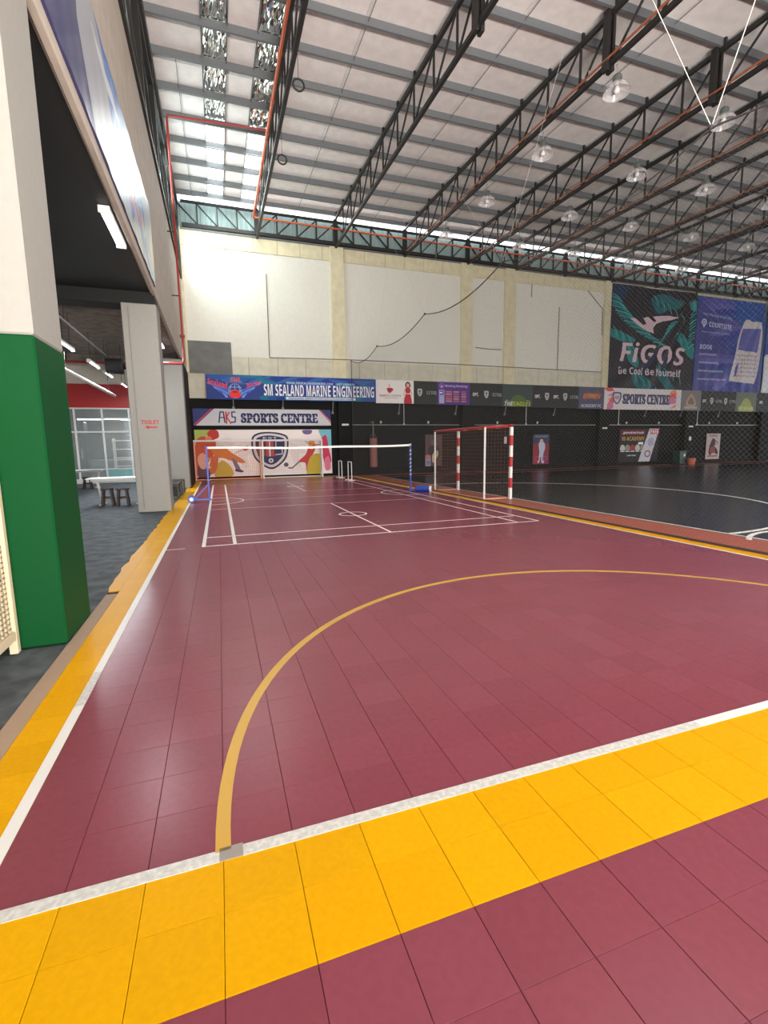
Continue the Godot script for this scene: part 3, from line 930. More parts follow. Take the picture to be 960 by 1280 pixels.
# ------------------------------------------------------------------ the wing on the left
func left_wing() -> void:
	solid("floor_left", Vector3(-9, -.2, -22.3), Vector3(-.885, -.008, ZF), "concrete_floor", "grey painted concrete floor of the side wing on the left", "floor")
	solid("wall_wing", Vector3(-9.3, 0, -22.3), Vector3(-9, 5.4, ZF), "plaster_tan", "outer wall of the side wing", "wall")
	solid("wall_shop", Vector3(-9.3, 0, -22.6), Vector3(-.9, 5.4, -22.3), "shop_dark", "rear wall of the room behind the glass", "wall")
	var c := thing("ceiling_wing", "ceiling of the side wing, black in front and bare concrete behind", "ceiling", Vector3(-5, 5.1, -4), "", "structure")
	var o := c.position
	part(c, "black_ceiling", B.new().span(Vector3(-9.2, 5.07, -5.2) - o, Vector3(XL - .1, 5.35, ZF) - o).mesh(), M.black_ceiling)
	part(c, "black_beam", B.new().span(Vector3(-9.2, 4.78, -5.5) - o, Vector3(XL - .02, 5.12, -4.95) - o, .01).mesh(), mat("beam_black", c8(14, 16, 16), .8))
	part(c, "concrete_slab", B.new().span(Vector3(-9.2, 5.1, -13.6) - o, Vector3(XL - .1, 5.35, -5.2) - o).mesh(), M.concrete_soffit)
	part(c, "concrete_beam", B.new().span(Vector3(-9.2, 4.86, -13.9) - o, Vector3(XL - .1, 5.3, -13.5) - o, .01).mesh(), M.concrete_soffit)
	part(c, "pale_ceiling", B.new().span(Vector3(-9.2, 5.3, -22.4) - o, Vector3(XL - .1, 5.45, -13.9) - o).mesh(), M.plaster_white)
	part(c, "upper_floor", B.new().span(Vector3(-9.3, 5.45, -22.6) - o, Vector3(XL - .28, 5.7, ZF + .3) - o).mesh(), M.steel_grey)
	# columns
	for s in [["nearest square column with green lower part and white top at the left edge", -1.62, 3.52, 2.82, 5.1], ["white column with red toilet lettering and arrow", -1.60, -4.9, -5.6, 4.8], ["plain white column next to the far black wall, behind the dark benches", -1.47, -12.26, -12.95, 4.86]]:
		var k := thing("column", s[0], "column", Vector3(s[1] / 2 + XL / 2, 0, (s[2] + s[3]) / 2), "", "structure")
		o = k.position
		if s[2] > 0:
			part(k, "painted_base", B.new().span(Vector3(s[1], 0, s[3]) - o, Vector3(XL - .003, 2.29, s[2]) - o, .012).mesh(), M.column_green, Vector3.ZERO, "glossy green painted lower part")
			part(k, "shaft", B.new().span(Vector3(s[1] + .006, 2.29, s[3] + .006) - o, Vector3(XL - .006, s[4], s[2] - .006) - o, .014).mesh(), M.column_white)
		else:
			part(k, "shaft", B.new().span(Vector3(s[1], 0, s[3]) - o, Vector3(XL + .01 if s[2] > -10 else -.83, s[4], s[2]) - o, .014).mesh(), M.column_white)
		if s[2] < 0 and s[2] > -10:
			var f := SystemFont.new()
			f.font_names = PackedStringArray(["Droid Sans"]); f.font_weight = 700
			var tm := TextMesh.new()
			tm.font = f; tm.text = "TOILET"; tm.font_size = 32; tm.pixel_size = .0036; tm.depth = .004
			mat("stencil_red", c8(172, 26, 34), .7)
			var w := part(k, "stencilled_word", tm, M.stencil_red, Vector3(-1.19, 2.13, -4.899) - o, "red stencilled word TOILET")
			w.scale = Vector3(.38 / tm.get_aabb().size.x, .095 / tm.get_aabb().size.y, 1)
			part(k, "stencilled_arrow", B.new().prism(PackedVector2Array([Vector2(-.15, 0), Vector2(-.06, .04), Vector2(-.06, .014), Vector2(.12, .014), Vector2(.12, -.014), Vector2(-.06, -.014), Vector2(-.06, -.04)]), 0, .003).mesh(), M.stencil_red, Vector3(-1.16, 2.015, -4.9) - o, "red arrow pointing left")
			part(k, "conduit", B.new().tube([Vector3(-1.45, .1, -4.885) - o, Vector3(-1.45, 4.7, -4.885) - o], .012, 6).mesh(), M.column_white)
	# glazed shopfront at the end of the wing
	var g := thing("wall_glazed", "white framed glass shopfront under a red band at the end of the wing", "wall", Vector3(-5, 0, -17.5), "", "structure")
	o = g.position
	part(g, "red_band", B.new().span(Vector3(-9, 3.43, -17.62) - o, Vector3(XL - .2, 4.5, -17.5) - o).mesh(), M.red_paint)
	part(g, "upper_band", B.new().span(Vector3(-9, 4.5, -17.7) - o, Vector3(XL - .2, 5.4, -17.56) - o).mesh(), M.plaster_white)
	part(g, "sill", B.new().span(Vector3(-9, 0, -17.6) - o, Vector3(XL - .2, .2, -17.4) - o, .01).mesh(), M.plaster_white)
	var xs := [-9.0, -7.95, -6.87, -5.79, -4.68, -3.57, -2.46, -1.35]
	for x in xs:
		part(g, "mullion", B.new().span(Vector3(x - .035, .2, -17.56) - o, Vector3(x + .035, 3.43, -17.46) - o, .006).mesh(), M.white_paint)
	part(g, "transom", B.new().span(Vector3(-9, 2.32, -17.55) - o, Vector3(XL - .2, 2.39, -17.47) - o, .006).mesh(), M.white_paint)
	part(g, "head_rail", B.new().span(Vector3(-9, 3.38, -17.55) - o, Vector3(XL - .2, 3.44, -17.45) - o, .006).mesh(), M.white_paint)
	for i in xs.size() - 1:
		for y in [[.2, 2.32], [2.39, 3.38]]:
			part(g, "pane", B.new().span(Vector3(xs[i] + .035, y[0], -17.52) - o, Vector3(xs[i + 1] - .035, y[1], -17.51) - o).mesh(), M.glass)
	# inside the shop
	var rk := thing("shelf_rack", "tall white metal shelf rack behind the shop glass", "shelf", Vector3(-3.6, 0, -19.2))
	for x in [-1.0, .0, 1.0]:
		for z in [-.2, .2]:
			part(rk, "upright", B.new().box(Vector3(x, 1.05, z), Vector3(.05, 2.1, .05), .004).mesh(), M.white_paint)
	for k in 5:
		part(rk, "shelf", B.new().box(Vector3(0, .3 + k * .42, 0), Vector3(2.1, .05, .46), .004).mesh(), M.white_paint)
	var dc := thing("display_counter", "turquoise fronted display counter behind the shop glass", "counter", Vector3(-4.1, 0, -18.4))
	part(dc, "body", B.new().box(Vector3(0, .3, 0), Vector3(1.5, .58, .5), .01).mesh(), mat("turquoise", c8(88, 178, 178), .4))
	part(dc, "worktop", B.new().box(Vector3(0, .62, 0), Vector3(1.6, .06, .56), .01).mesh(), M.white_paint)
	var dr := thing("cold_cabinet", "dark tall cabinet at the left behind the shop glass", "cabinet", Vector3(-6.3, 0, -19.4))
	part(dr, "body", B.new().box(Vector3(0, 1.45, 0), Vector3(1.0, 2.9, .7), .02).mesh(), mat("navy_dark", c8(28, 34, 46), .4))
	part(dr, "door", B.new().box(Vector3(0, 1.3, .37), Vector3(.86, 2.3, .04), .01).mesh(), M.steel_black)
	part(dr, "handle", B.new().tube([Vector3(.34, 1.1, .42), Vector3(.34, 1.6, .42)], .015, 6).mesh(), M.silver)
	var cb := thing("back_counter", "grey service counter deep inside the shop", "counter", Vector3(-5.3, 0, -21.4))
	part(cb, "body", B.new().box(Vector3(0, .5, 0), Vector3(2.6, .98, .7), .01).mesh(), M.steel_grey)
	part(cb, "worktop", B.new().box(Vector3(0, 1.01, 0), Vector3(2.7, .05, .8), .01).mesh(), M.silver)
	for q in [[-5.6, 2.72, -19.6], [-4.6, 2.8, -20.6], [-3.6, 2.68, -19.0]]:
		tube_lamp(Vector3(q[0], q[1] + .4, q[2]), 1.2, PI / 2, ["bright tube lamp behind the glass near the dark cabinet", "bright tube lamp deep inside the shop over the counter", "bright tube lamp behind the glass over the shelf rack"][[-5.6, -4.6, -3.6].find(q[0])], 2.0, 1)
	# lamps of the wing
	tube_lamp(Vector3(-1.09, 5.07, -1.5), 1.35, 0, "twin tube lamp under the black ceiling by the tan wall edge", 6.0, 2)
	tube_lamp(Vector3(-1.36, 5.1, -10.4), 1.5, 0, "twin tube lamp glimpsed between the two white columns", 5.0, 2)
	for q in [[-3.26, 4.25, -7.0, "tube lamp next to the green column top, left of the lamp row"], [-3.26, 4.25, -9.9, "first lamp of the hanging row beyond the green column"], [-3.26, 4.25, -12.0, "middle lamp of the hanging row before the red band"], [-3.26, 4.25, -14.9, "last lamp of the hanging row at the toilet column"]]:
		tube_lamp(Vector3(q[0], q[1], q[2]), 1.3, 0, q[3], 8.0, 1)
	# pipes under the wing ceiling
	var rp := thing("sprinkler_pipe", "red sprinkler pipe across the end of the concrete ceiling", "pipe", Vector3(-5, 4.76, -13.2))
	part(rp, "pipe", B.new().tube([Vector3(-4, 0, 0), Vector3(3.8, 0, 0)], .045, 8).mesh(), M.pipe_red)
	for x in [-2.5, 0.2, 2.6]:
		part(rp, "hanger", B.new().tube([Vector3(x, 0, 0), Vector3(x, .34, 0)], .012, 5).mesh(), M.steel_black)
	var wp := thing("pale_pipe", "long pale pipe hanging in front of the red band", "pipe", Vector3(-3.42, 3.62, -10.4))
	part(wp, "pipe", B.new().tube([Vector3(0, 0, 3.6), Vector3(0, 0, -3.3)], .06, 8).mesh(), M.plaster_white)
	for z in [3.0, -2.3]:
		part(wp, "hanger", B.new().tube([Vector3(0, 0, z), Vector3(0, 1.48, z)], .01, 5).mesh(), M.steel_black)
	var sp := thing("conduit", "thin pale conduit slanting across the concrete ceiling", "conduit", Vector3(-3.05, 4.62, -8.6))
	part(sp, "pipe", B.new().tube([Vector3(0, 0, 3.0), Vector3(0, 0, -2.1)], .022, 6).mesh(), M.silver)
	for z in [2.4, -1.9]:
		part(sp, "hanger", B.new().tube([Vector3(0, 0, z), Vector3(0, .48, z)], .008, 5).mesh(), M.steel_black)
	var fan := thing("duct_fan", "black round duct fan with hose hanging by the lamp row", "duct fan", Vector3(-2.9, 4.35, -11.2))
	part(fan, "drum", B.new().tube([Vector3(-.25, 0, 0), Vector3(.25, 0, 0)], .26, 14).mesh(), M.rubber)
	part(fan, "hose", B.new().tube([Vector3(.25, 0, 0), Vector3(.5, -.02, .05), Vector3(.68, -.15, .1), Vector3(.72, -.4, .1)], .09, 10).mesh(), M.rubber)
	for x in [-.2, .2]:
		part(fan, "hanger", B.new().tube([Vector3(x, .24, 0), Vector3(x, .75, 0)], .01, 5).mesh(), M.steel_black)
	for q in [[-1.95, -4.0], [-2.5, -4.4]]:
		var cd := thing("ceiling_conduit", "thin brown conduit on the black ceiling %s" % ("nearer the toilet column" if q[0] > -2.2 else "farther from the toilet column"), "conduit", Vector3(q[0], 5.085, -1.0))
		part(cd, "pipe", B.new().tube([Vector3(0, 0, 6), Vector3(0, 0, -3.9)], .014, 6).mesh(), M.plaster_tan)
	# food court tables and stools
	food_table(Vector3(-2.35, 0, -7.2), "white topped table nearest the toilet column, stools tucked below", 1.5)
	food_table(Vector3(-5.0, 0, -14.4), "white topped table farther back near the glass shopfront", 1.7)
	for q in [[-2.62, -6.95, "dark stool under the near white table, left one"], [-2.22, -6.75, "dark stool under the near white table, right one beside the toilet column"], [-5.35, -14.1, "dark stool at the far white table, left one"], [-4.7, -14.0, "dark stool at the far white table, right one"]]:
		stool(Vector3(q[0], 0, q[1]), q[2])
	# low dark benches behind the lettered column
	bench(Vector3(-1.1, 0, -8.4), "dark low bench with slatted top just behind the lettered column")
	bench(Vector3(-1.08, 0, -9.75), "dark low bench with slatted top nearest the plain white column")
	# cream perforated screen at the left edge
	var sc := thing("perforated_screen", "cream steel frame with perforated panel in front of the green column", "screen", Vector3(-1.2, 0, 2.8))
	for z in [.78, -1.0 + 3.4]:
		part(sc, "post", B.new().box(Vector3(0, .95, z), Vector3(.055, 1.9, .055), .005).mesh(), mat("cream_steel", c8(186, 170, 142), .5))
	for y in [.14, 1.85]:
		part(sc, "rail", B.new().box(Vector3(0, y, 1.59), Vector3(.05, .07, 1.66), .005).mesh(), M.cream_steel)
	var gb := B.new()
	for i in 27:
		gb.box(Vector3(0, 1.0, .83 + i * .06), Vector3(.012, 1.66, .022))
	for j in 44:
		gb.box(Vector3(0, .2 + j * .038, 1.59), Vector3(.012, .012, 1.6))
	part(sc, "perforated_panel", gb.mesh(), M.cream_steel, Vector3.ZERO, "", "stuff")
	part(sc, "backing", B.new().box(Vector3(-.08, 1.0, 1.59), Vector3(.02, 1.7, 1.6)).mesh(), M.rubber)

func tube_lamp(at: Vector3, length: float, turn: float, label: String, energy: float, tubes: int) -> void:
	var l := thing("tube_lamp", label, "lamp", at)
	var ceil := 5.09 if at.z > -13.9 else 5.29
	l.rotation.y = turn
	part(l, "housing", B.new().box(Vector3(0, -.03, 0), Vector3(.04 + .06 * tubes, .05, length), .008).mesh(), M.white_paint)
	for i in tubes:
		var x := (i - (tubes - 1) / 2.0) * .08
		part(l, "lit_tube", B.new().tube([Vector3(x, -.085, -length / 2 + .03), Vector3(x, -.085, length / 2 - .03)], .02, 8).mesh(), M.lit_tube)
	for z in [-1, 1]:
		part(l, "end_cap", B.new().box(Vector3(0, -.08, z * (length / 2 - .015)), Vector3(.04 + .06 * tubes, .06, .03), .004).mesh(), M.white_paint)
	if at.y < 4.9:
		for z in [-.4, .4]:
			part(l, "hanger", B.new().tube([Vector3(0, 0, z), Vector3(0, ceil - at.y, z)], .008, 5).mesh(), M.steel_black)
	area(l, "tube_light", Vector3(0, -.14, 0), Vector3.DOWN, Vector2(.1 * tubes, length - .1) if turn == 0.0 else Vector2(.1, length - .1), energy, Color(.95, .98, 1.0))

func food_table(at: Vector3, label: String, w: float) -> void:
	var t := thing("table", label, "table", at)
	part(t, "tabletop", B.new().box(Vector3(0, .735, 0), Vector3(w, .03, .75), .008).mesh(), M.white_paint)
	part(t, "apron", B.new().box(Vector3(0, .69, 0), Vector3(w - .2, .06, .55), .005).mesh(), M.silver)
	for sx in [-1, 1]:
		part(t, "leg", B.new().bar(Vector3(sx * (w / 2 - .2), .68, 0), Vector3(sx * (w / 2 - .3), .04, 0), .06, .06, .006).mesh(), M.white_paint)
		part(t, "foot", B.new().bar(Vector3(sx * (w / 2 - .3), .025, -.32), Vector3(sx * (w / 2 - .3), .025, .32), .06, .04, .006).mesh(), M.white_paint)

func stool(at: Vector3, label: String) -> void:
	var s := thing("stool", label, "stool", at, "dark stools at the tables")
	if not M.has("stool_plastic"):
		mat("stool_plastic", c8(58, 42, 36), .45)
	part(s, "seat", B.new().lathe([Vector2(0, .43), Vector2(.17, .43), Vector2(.17, .455), Vector2(.155, .47), Vector2(0, .47)], 20).mesh(), M.stool_plastic)
	for i in 4:
		var a := PI / 4 + i * PI / 2
		var d := Vector3(cos(a), 0, sin(a))
		part(s, "leg", B.new().bar(d * .13 + Vector3(0, .435, 0), d * .19, .06, .045, .006).mesh(), M.stool_plastic)
	part(s, "ring", B.new().lathe([Vector2(.15, .2), Vector2(.17, .2), Vector2(.17, .24), Vector2(.15, .24), Vector2(.15, .2)], 20).mesh(), M.stool_plastic)

func bench(at: Vector3, label: String) -> void:
	var b := thing("bench", label, "bench", at)
	if not M.has("bench_wood"):
		mat("bench_wood", c8(52, 44, 38), .5)
		mat("bench_pale", c8(74, 66, 58), .6)
	for i in 4:
		part(b, "slat", B.new().box(Vector3(-.15 + i * .1, .46, 0), Vector3(.085, .03, 1.1), .004).mesh(), M.bench_wood)
	part(b, "top_edge", B.new().box(Vector3(0, .42, .52), Vector3(.4, .05, .03), .004).mesh(), M.bench_pale)
	for sx in [-1, 1]:
		for sz in [-1, 1]:
			part(b, "leg", B.new().box(Vector3(sx * .17, .22, sz * .5), Vector3(.05, .44, .05), .004).mesh(), M.bench_wood)
	part(b, "end_board", B.new().box(Vector3(0, .24, .5), Vector3(.3, .3, .02), .003).mesh(), M.rubber)

# ------------------------------------------------------------------ signs, banners, posters
func board(called: String, label: String, category: String, x0: float, x1: float, y0: float, y1: float, z: float, d: float, m: Material, group := "") -> Node3D:
	var o := thing(called, label, category, Vector3((x0 + x1) / 2, y0, z), group)
	part(o, "printed_face", panel(x1 - x0, y1 - y0, d), m)
	return o

func fascia(label: String, x0: float, x1: float, m: Material) -> Node3D:
	var k := (x0 + x1) / 2
	var lo := 3.88 - .0105 * minf(k, 24) - .002 * maxf(0, k - 24)
	var hi := 5.0 - .0015 * k
	var o := board("advertising_board", label, "sign board", x0 + .008, x1 - .008, lo, hi, -16.70, .06, m, "advertising boards along the fascia")
	part(o, "frame", B.new().box(Vector3(0, (hi - lo) / 2, -.03), Vector3(x1 - x0 - .03, hi - lo - .02, .06)).mesh(), M.steel_black)
	return o

func signs() -> void:
	var white := c8(236, 236, 238)
	# --- marine engineering board
	var a := Art.new(258, 468, 469, 500, 8, c8(50, 66, 132))
	for i in 26:
		var x := 258.0 + i * 8.2
		a.blob([c8(48, 88, 158), c8(40, 62, 140), c8(62, 98, 170), c8(36, 118, 150)][i % 4], [x, 470 + (i * 7 % 9), x + 26, 466 + (i * 5 % 7), x + 46, 472 + (i * 3 % 9), x + 18, 476 + (i * 7 % 5)])
	for i in 14:
		var x := 320.0 + i * 10
		a.blob([c8(30, 108, 146), c8(44, 80, 150), c8(34, 60, 128)][i % 3], [x, 495 + (i % 3), x + 20, 492 + (i * 5 % 4), x + 30, 500, x + 4, 501])
	for s in [-1, 1]:
		for k in 6:
			var y := 479.0 + k * 2.6
			a.blob([c8(86, 118, 208), c8(58, 84, 190), c8(120, 150, 220)][k % 3], [290 + s * 8, y + 9 - k, 290 + s * (30 - k * 3.2), y - 1, 290 + s * (27 - k * 3), y + 3, 290 + s * 10, y + 11 - k])
	a.disc(290.5, 489, 8, 9.6, c8(120, 150, 200)); a.disc(290.5, 489, 7, 8.6, c8(52, 70, 140))
	for x in [-4, 0, 4]:
		a.line(c8(150, 176, 214), .7, [290.5 + x, 481, 290.5 + x * 1.5, 489, 290.5 + x, 497])
	for y in [484, 489, 494]:
		a.line(c8(150, 176, 214), .7, [283.6, y, 297.4, y])
	a.blob(c8(232, 60, 58), [286, 489, 290.5, 487, 295, 489, 297, 496, 290.5, 498, 284, 496])
	a.rect(288, 489.5, 293, 491, c8(40, 40, 60))
	a.text("Sealand", 259.5, 472.5, 282, 480.5, c8(240, 84, 80), "Droid Serif", 700, .1, 6.0)
	a.text("SML", 285.5, 471.5, 298, 477.5, c8(240, 84, 80), "Droid Serif", 700, .1, 0)
	a.text("Marine", 304, 478.5, 321.5, 484.5, c8(240, 84, 80), "Droid Serif", 700, .1, -5.0)
	a.text("SM SEALAND MARINE ENGINEERING", 324.5, 479, 466.5, 494, white)
	a.text("WWW.SMSEALANDMARINE.COM   +607 2509 876", 352, 475, 440, 478, c8(190, 204, 232))
	a.rect(351, 495.2, 441, 498.8, c8(214, 220, 232))
	a.text("PROFESSIONAL MARINE AUTOMATION & ENGINEERING WORKS", 354, 496, 438, 498.1, c8(58, 70, 120))
	fascia("long blue board lettered SM SEALAND MARINE ENGINEERING with a winged globe", -.1, 8.3, printed("marine_board", a))
	# --- coffee board
	a = Art.new(0, 0, 47, 27, 10, c8(236, 230, 228))
	a.blob(c8(178, 40, 52), [13.5, 9.5, 20, 9.5, 19, 13.5, 16.8, 15, 14.6, 13.5]); a.line(c8(178, 40, 52), .8, [20, 10.5, 21.3, 11, 19.6, 12.6])
	a.line(c8(200, 70, 70), .6, [16, 8.4, 16.8, 7, 16, 5.6, 17, 4.4])
	a.text("SIMPLY", 4, 17, 16, 19.4, c8(178, 40, 52)); a.text("COFFEE", 17, 17, 31, 19.4, c8(150, 140, 138))
	a.rect(9, 20.6, 26, 21.2, c8(170, 150, 150))
	a.blob(c8(96, 34, 38), [36, 5, 38.6, 1.5, 42, 2.6, 43, 7, 40.6, 8.6, 37.4, 8.4]); a.disc(39.6, 5.6, 2, 2.4, c8(226, 178, 158))
	a.blob(c8(190, 48, 60), [36, 10, 39.8, 8.6, 43, 10, 42.4, 15, 44, 21, 44, 27, 35, 27, 35.2, 20, 37, 15])
	a.line(c8(226, 178, 158), 1.2, [36, 11, 34.2, 16, 36.2, 18]); a.line(c8(226, 178, 158), 1.2, [43, 11, 45, 15.6, 43.4, 18])
	a.rect(37, 15, 42.4, 16, c8(236, 220, 216))
	fascia("pale board with a red coffee cup emblem and a woman in red", 8.3, 10.46, printed("coffee_board", a))
	# --- black boards with white maker words
	var marks := [[10.46, 11.86, ["crest", "bolo"], "narrow black board between the coffee board and the purple board"], [13.9, 16.0, ["OPT.", "crest", "bolo"], "black board between the purple board and the eagle team board"], [18.1, 21.45, ["OPT.", "crest", "OPT.", "crest", "bolo"], "long black board right of the eagle team board"], [31.8, 35.2, ["OPT.", "crest", "bolo", "crest", "bolo"], "black board under the blue banner, left of the small green board"], [37.3, 41.5, ["OPT.", "crest", "bolo", "OPT."], "last black board at the right edge of the fascia"]]
	for q in marks:
		var w: float = (q[1] - q[0]) * 19.0
		a = Art.new(0, 0, w, 21, 10, c8(50, 51, 52))
		var n: int = q[2].size()
		for i in n:
			var cx := w * (i + .5) / n
			if q[2][i] == "crest":
				a.blob(c8(180, 180, 178), [cx - 2.6, 7.5, cx, 7, cx + 2.6, 7.5, cx + 2.4, 11.5, cx, 14, cx - 2.4, 11.5])
				a.rect(cx - 1.4, 8.6, cx + 1.4, 9.6, c8(60, 60, 60)); a.rect(cx - .4, 9.6, cx + .4, 12.2, c8(60, 60, 60))
			elif q[2][i] == "bolo":
				a.text("SITOQ", cx - 5.6, 9, cx + 5.6, 12.6, c8(196, 196, 194), "Droid Sans Mono", 400)
			else:
				a.text(q[2][i], cx - 3.6, 9, cx + 3.6, 12.2, white)
		fascia(q[3], q[0], q[1], printed("black_board_%d" % int(q[0]), a))
	# --- purple price board
	a = Art.new(0, 0, 41, 26, 10, c8(84, 58, 130))
	a.disc(5.2, 4.4, 3, 3, c8(150, 110, 180), .7); a.disc(5.2, 5, 1.4, 1.2, c8(200, 170, 210))
	a.text("Meeting Bookings", 9.5, 3, 38, 6.4, c8(206, 182, 220))
	a.rect(2, 9, 8.5, 24.5, c8(170, 168, 206)); a.rect(3, 10, 7.5, 15, c8(110, 90, 160)); a.rect(3, 11.6, 6, 13, white)
	for c in 3:
		for r in 5:
			a.rect(10 + c * 10, 10.2 + r * 2.7, 18 + c * 10 - (r * 3 + c) % 3, 11.9 + r * 2.7, [c8(200, 110, 110), c8(190, 140, 130), c8(178, 90, 110)][(r + c) % 3])
	fascia("purple board with rows of small pinkish prices", 11.86, 13.9, printed("purple_board", a))
	# --- team boards
	a = Art.new(0, 0, 38, 26, 10, c8(62, 74, 72))
	a.blob(c8(84, 104, 60), [8, 26, 12, 16, 19, 12, 27, 15, 30, 26])
	a.rect(4, 18.2, 7.6, 19, c8(150, 160, 140)); a.rect(30, 18.2, 34, 19, c8(150, 160, 140))
	a.text("THE", 2, 20, 12.6, 25, c8(216, 222, 206), "Droid Sans", 700, .2); a.text("EAGLES", 13.4, 20, 35, 25, c8(176, 186, 62), "Droid Sans", 700, .2)
	fascia("grey green board lettered THE EAGLES", 16.0, 18.1, printed("eagles_board", a))
	a = Art.new(0, 0, 32, 24, 10, c8(84, 84, 108))
	a.blob(c8(140, 84, 70), [5, 10, 10, 5, 17, 7, 24, 4, 28, 10, 22, 14, 14, 13, 8, 15]); a.blob(c8(170, 120, 84), [9, 9, 16, 7, 23, 9, 18, 12])
	a.text("RONIN", 5, 7.6, 27, 12.6, c8(196, 130, 92), "Droid Serif", 700, .2); a.text("ACADEMY FC", 3, 19, 29, 22.4, c8(190, 192, 206))
	fascia("slate board with orange team lettering left of the white sports centre board", 21.45, 23.42, printed("team_board_slate", a))
	a = Art.new(0, 0, 95, 25, 9, c8(216, 208, 208))
	for i in 9:
		a.blob([c8(214, 96, 84), c8(226, 140, 110), c8(206, 120, 160)][i % 3], [i % 2 * 76 + (i * 5 % 12), i * 2.6, 6 + i % 2 * 78 + (i * 3 % 7), i * 2.2 - 2, 11 + i % 2 * 78, i * 2.5 + 3, 4 + i % 2 * 77, i * 2.7 + 4])
	a.blob(c8(96, 92, 130), [10, 6, 15, 4.6, 20, 6, 19.5, 14, 15, 19, 10.6, 14]); a.blob(c8(206, 196, 206), [11.6, 7.4, 15, 6.4, 18.4, 7.4, 18, 13.4, 15, 17, 12, 13.4])
	a.text("AKS", 12.4, 9, 17.8, 13, c8(150, 60, 76))
	a.text("SPORTS CENTRE", 22, 7, 80, 18, c8(70, 70, 104), "Droid Serif", 700, 0, 0, .45)
	fascia("white board lettered SPORTS CENTRE under the dark leafy banner", 23.42, 29.95, printed("centre_board", a))
	a = Art.new(0, 0, 26, 24, 10, c8(126, 120, 122))
	a.blob(c8(170, 150, 128), [6, 16, 13, 4, 20, 16, 13, 19]); a.blob(c8(126, 104, 92), [9, 15, 13, 8, 17, 15, 13, 16.5]); a.text("UNITED", 5, 19, 21, 22, c8(206, 204, 204))
	fascia("small grey team board with a tan peak emblem right of the white board", 29.95, 31.8, printed("team_board_grey", a))
	a = Art.new(0, 0, 24, 20, 10, c8(104, 112, 98))
	a.blob(c8(156, 164, 96), [4, 20, 8, 9, 12, 6, 17, 10, 20, 20]); a.text("THE EAGLES", 3, 15, 21, 18.4, c8(206, 208, 160))
	fascia("small green board near the right edge of the fascia", 35.2, 37.3, printed("team_board_green", a))
	# brackets below the fascia
	for q in [[1.1, "left of the lettered banner's middle"], [3.47, "over the lettered banner's right half"], [6.02, "at the first black pilaster"], [9.7, "below the coffee board"], [13.15, "below the purple board"], [16.4, "below the eagle team board"], [19.9, "below the long black board"], [23.7, "below the slate team board"], [27.2, "above the hanging fabric poster"], [30.4, "above the green bin"], [34.0, "above the narrow portrait poster"]]:
		var br := thing("fascia_bracket", "thin steel bracket " + q[1], "bracket", Vector3(q[0], 3.3 if q[0] > 5 else 3.5, ZB + .04), "fascia brackets")
		part(br, "strut", B.new().bar(Vector3(0, 0, 0), Vector3(0, .52 if q[0] > 5 else .36, .16), .05, .05, .004).mesh(), M.steel_grey)
		part(br, "foot_plate", B.new().box(Vector3(0, -.02, -.02), Vector3(.12, .12, .03), .004).mesh(), M.steel_grey)
	# --- dark screen on the left of the back wall
	var ds := thing("wall_screen", "plain dark grey rectangular board high on the left of the back wall", "board", Vector3(.17, 5.06, ZB))
	grain(mat("slate_board", c8(112, 112, 110), .6), noise(.01, 256, .85, 1.0, 77, 3), .4)
	part(ds, "face", B.new().box(Vector3(0, .735, .03), Vector3(1.96, 1.47, .06), .006).mesh(), M.slate_board)
	# --- sports centre strip and painted panel at the far end
	a = Art.new(241, 511, 414, 532, 9, c8(206, 204, 210))
	a.poly(c8(58, 66, 118), [241, 511, 266, 511, 243.5, 532, 241, 532]); a.line(c8(208, 64, 76), 1.4, [263.5, 511, 242, 531])
	a.poly(c8(58, 66, 118), [400, 511, 414, 511, 414, 526]); a.line(c8(208, 64, 76), 1.4, [399, 511, 415, 529])
	var ink := c8(44, 50, 92)
	a.line(ink, 1.5, [271, 528.5, 273, 515, 277, 515, 278, 528]); a.line(ink, 1.2, [272, 522, 278, 522])
	a.line(c8(208, 50, 60), 1.8, [280, 514.5, 280, 529]); a.line(c8(208, 50, 60), 1.6, [284, 515, 280.6, 521, 285, 529])
	a.line(ink, 1.5, [291.5, 515, 287, 515, 287, 521, 291, 521.5, 290.5, 527.5, 286, 528])
	a.text("SPORTS CENTRE", 298, 516.8, 396, 528.2, ink, "Droid Serif", 700, 0, 0, .5)
	a.rect(298, 521.5, 396, 521.9, c8(206, 204, 210))
	board("lettered_banner", "white strip lettered AKS SPORTS CENTRE with dark blue corners", "banner", -.77, 5.9, 2.62, 3.42, ZB + .02, .03, printed("aks_banner", a))
	a = Art.new(244, 537, 414, 597, 8, c8(244, 232, 228))
	for i in 14:
		a.blob([c8(246, 236, 232), c8(236, 222, 220), c8(250, 236, 226)][i % 3], [250 + i * 11, 545 + i * 13 % 40, 274 + i * 11, 540 + i * 7 % 40, 280 + i * 11, 560 + i * 11 % 30, 256 + i * 11, 566 + i * 5 % 30])
	a.blob(c8(172, 186, 96), [244, 537, 262, 537, 258, 545, 250, 550, 244, 549])
	a.blob(c8(206, 90, 60), [244, 558, 250, 546, 262, 547, 268, 552, 266, 566, 258, 578, 250, 592, 244, 594])
	a.blob(c8(196, 62, 58), [259, 541, 264, 536.5, 271, 538.5, 272, 546, 266, 549, 260, 546]); a.blob(c8(226, 130, 96), [256, 547, 261, 545, 264, 549, 258, 552])
	a.blob(c8(222, 124, 60), [262, 560, 276, 558, 286, 566, 301, 577, 299, 580, 286, 577, 276, 573, 268, 572, 264, 567])
	a.blob(c8(120, 110, 140), [286, 573, 291, 577, 296, 588, 298, 590, 292, 590, 288, 582]); a.blob(c8(70, 62, 92), [291, 587.5, 299, 590, 297, 592, 289, 590])
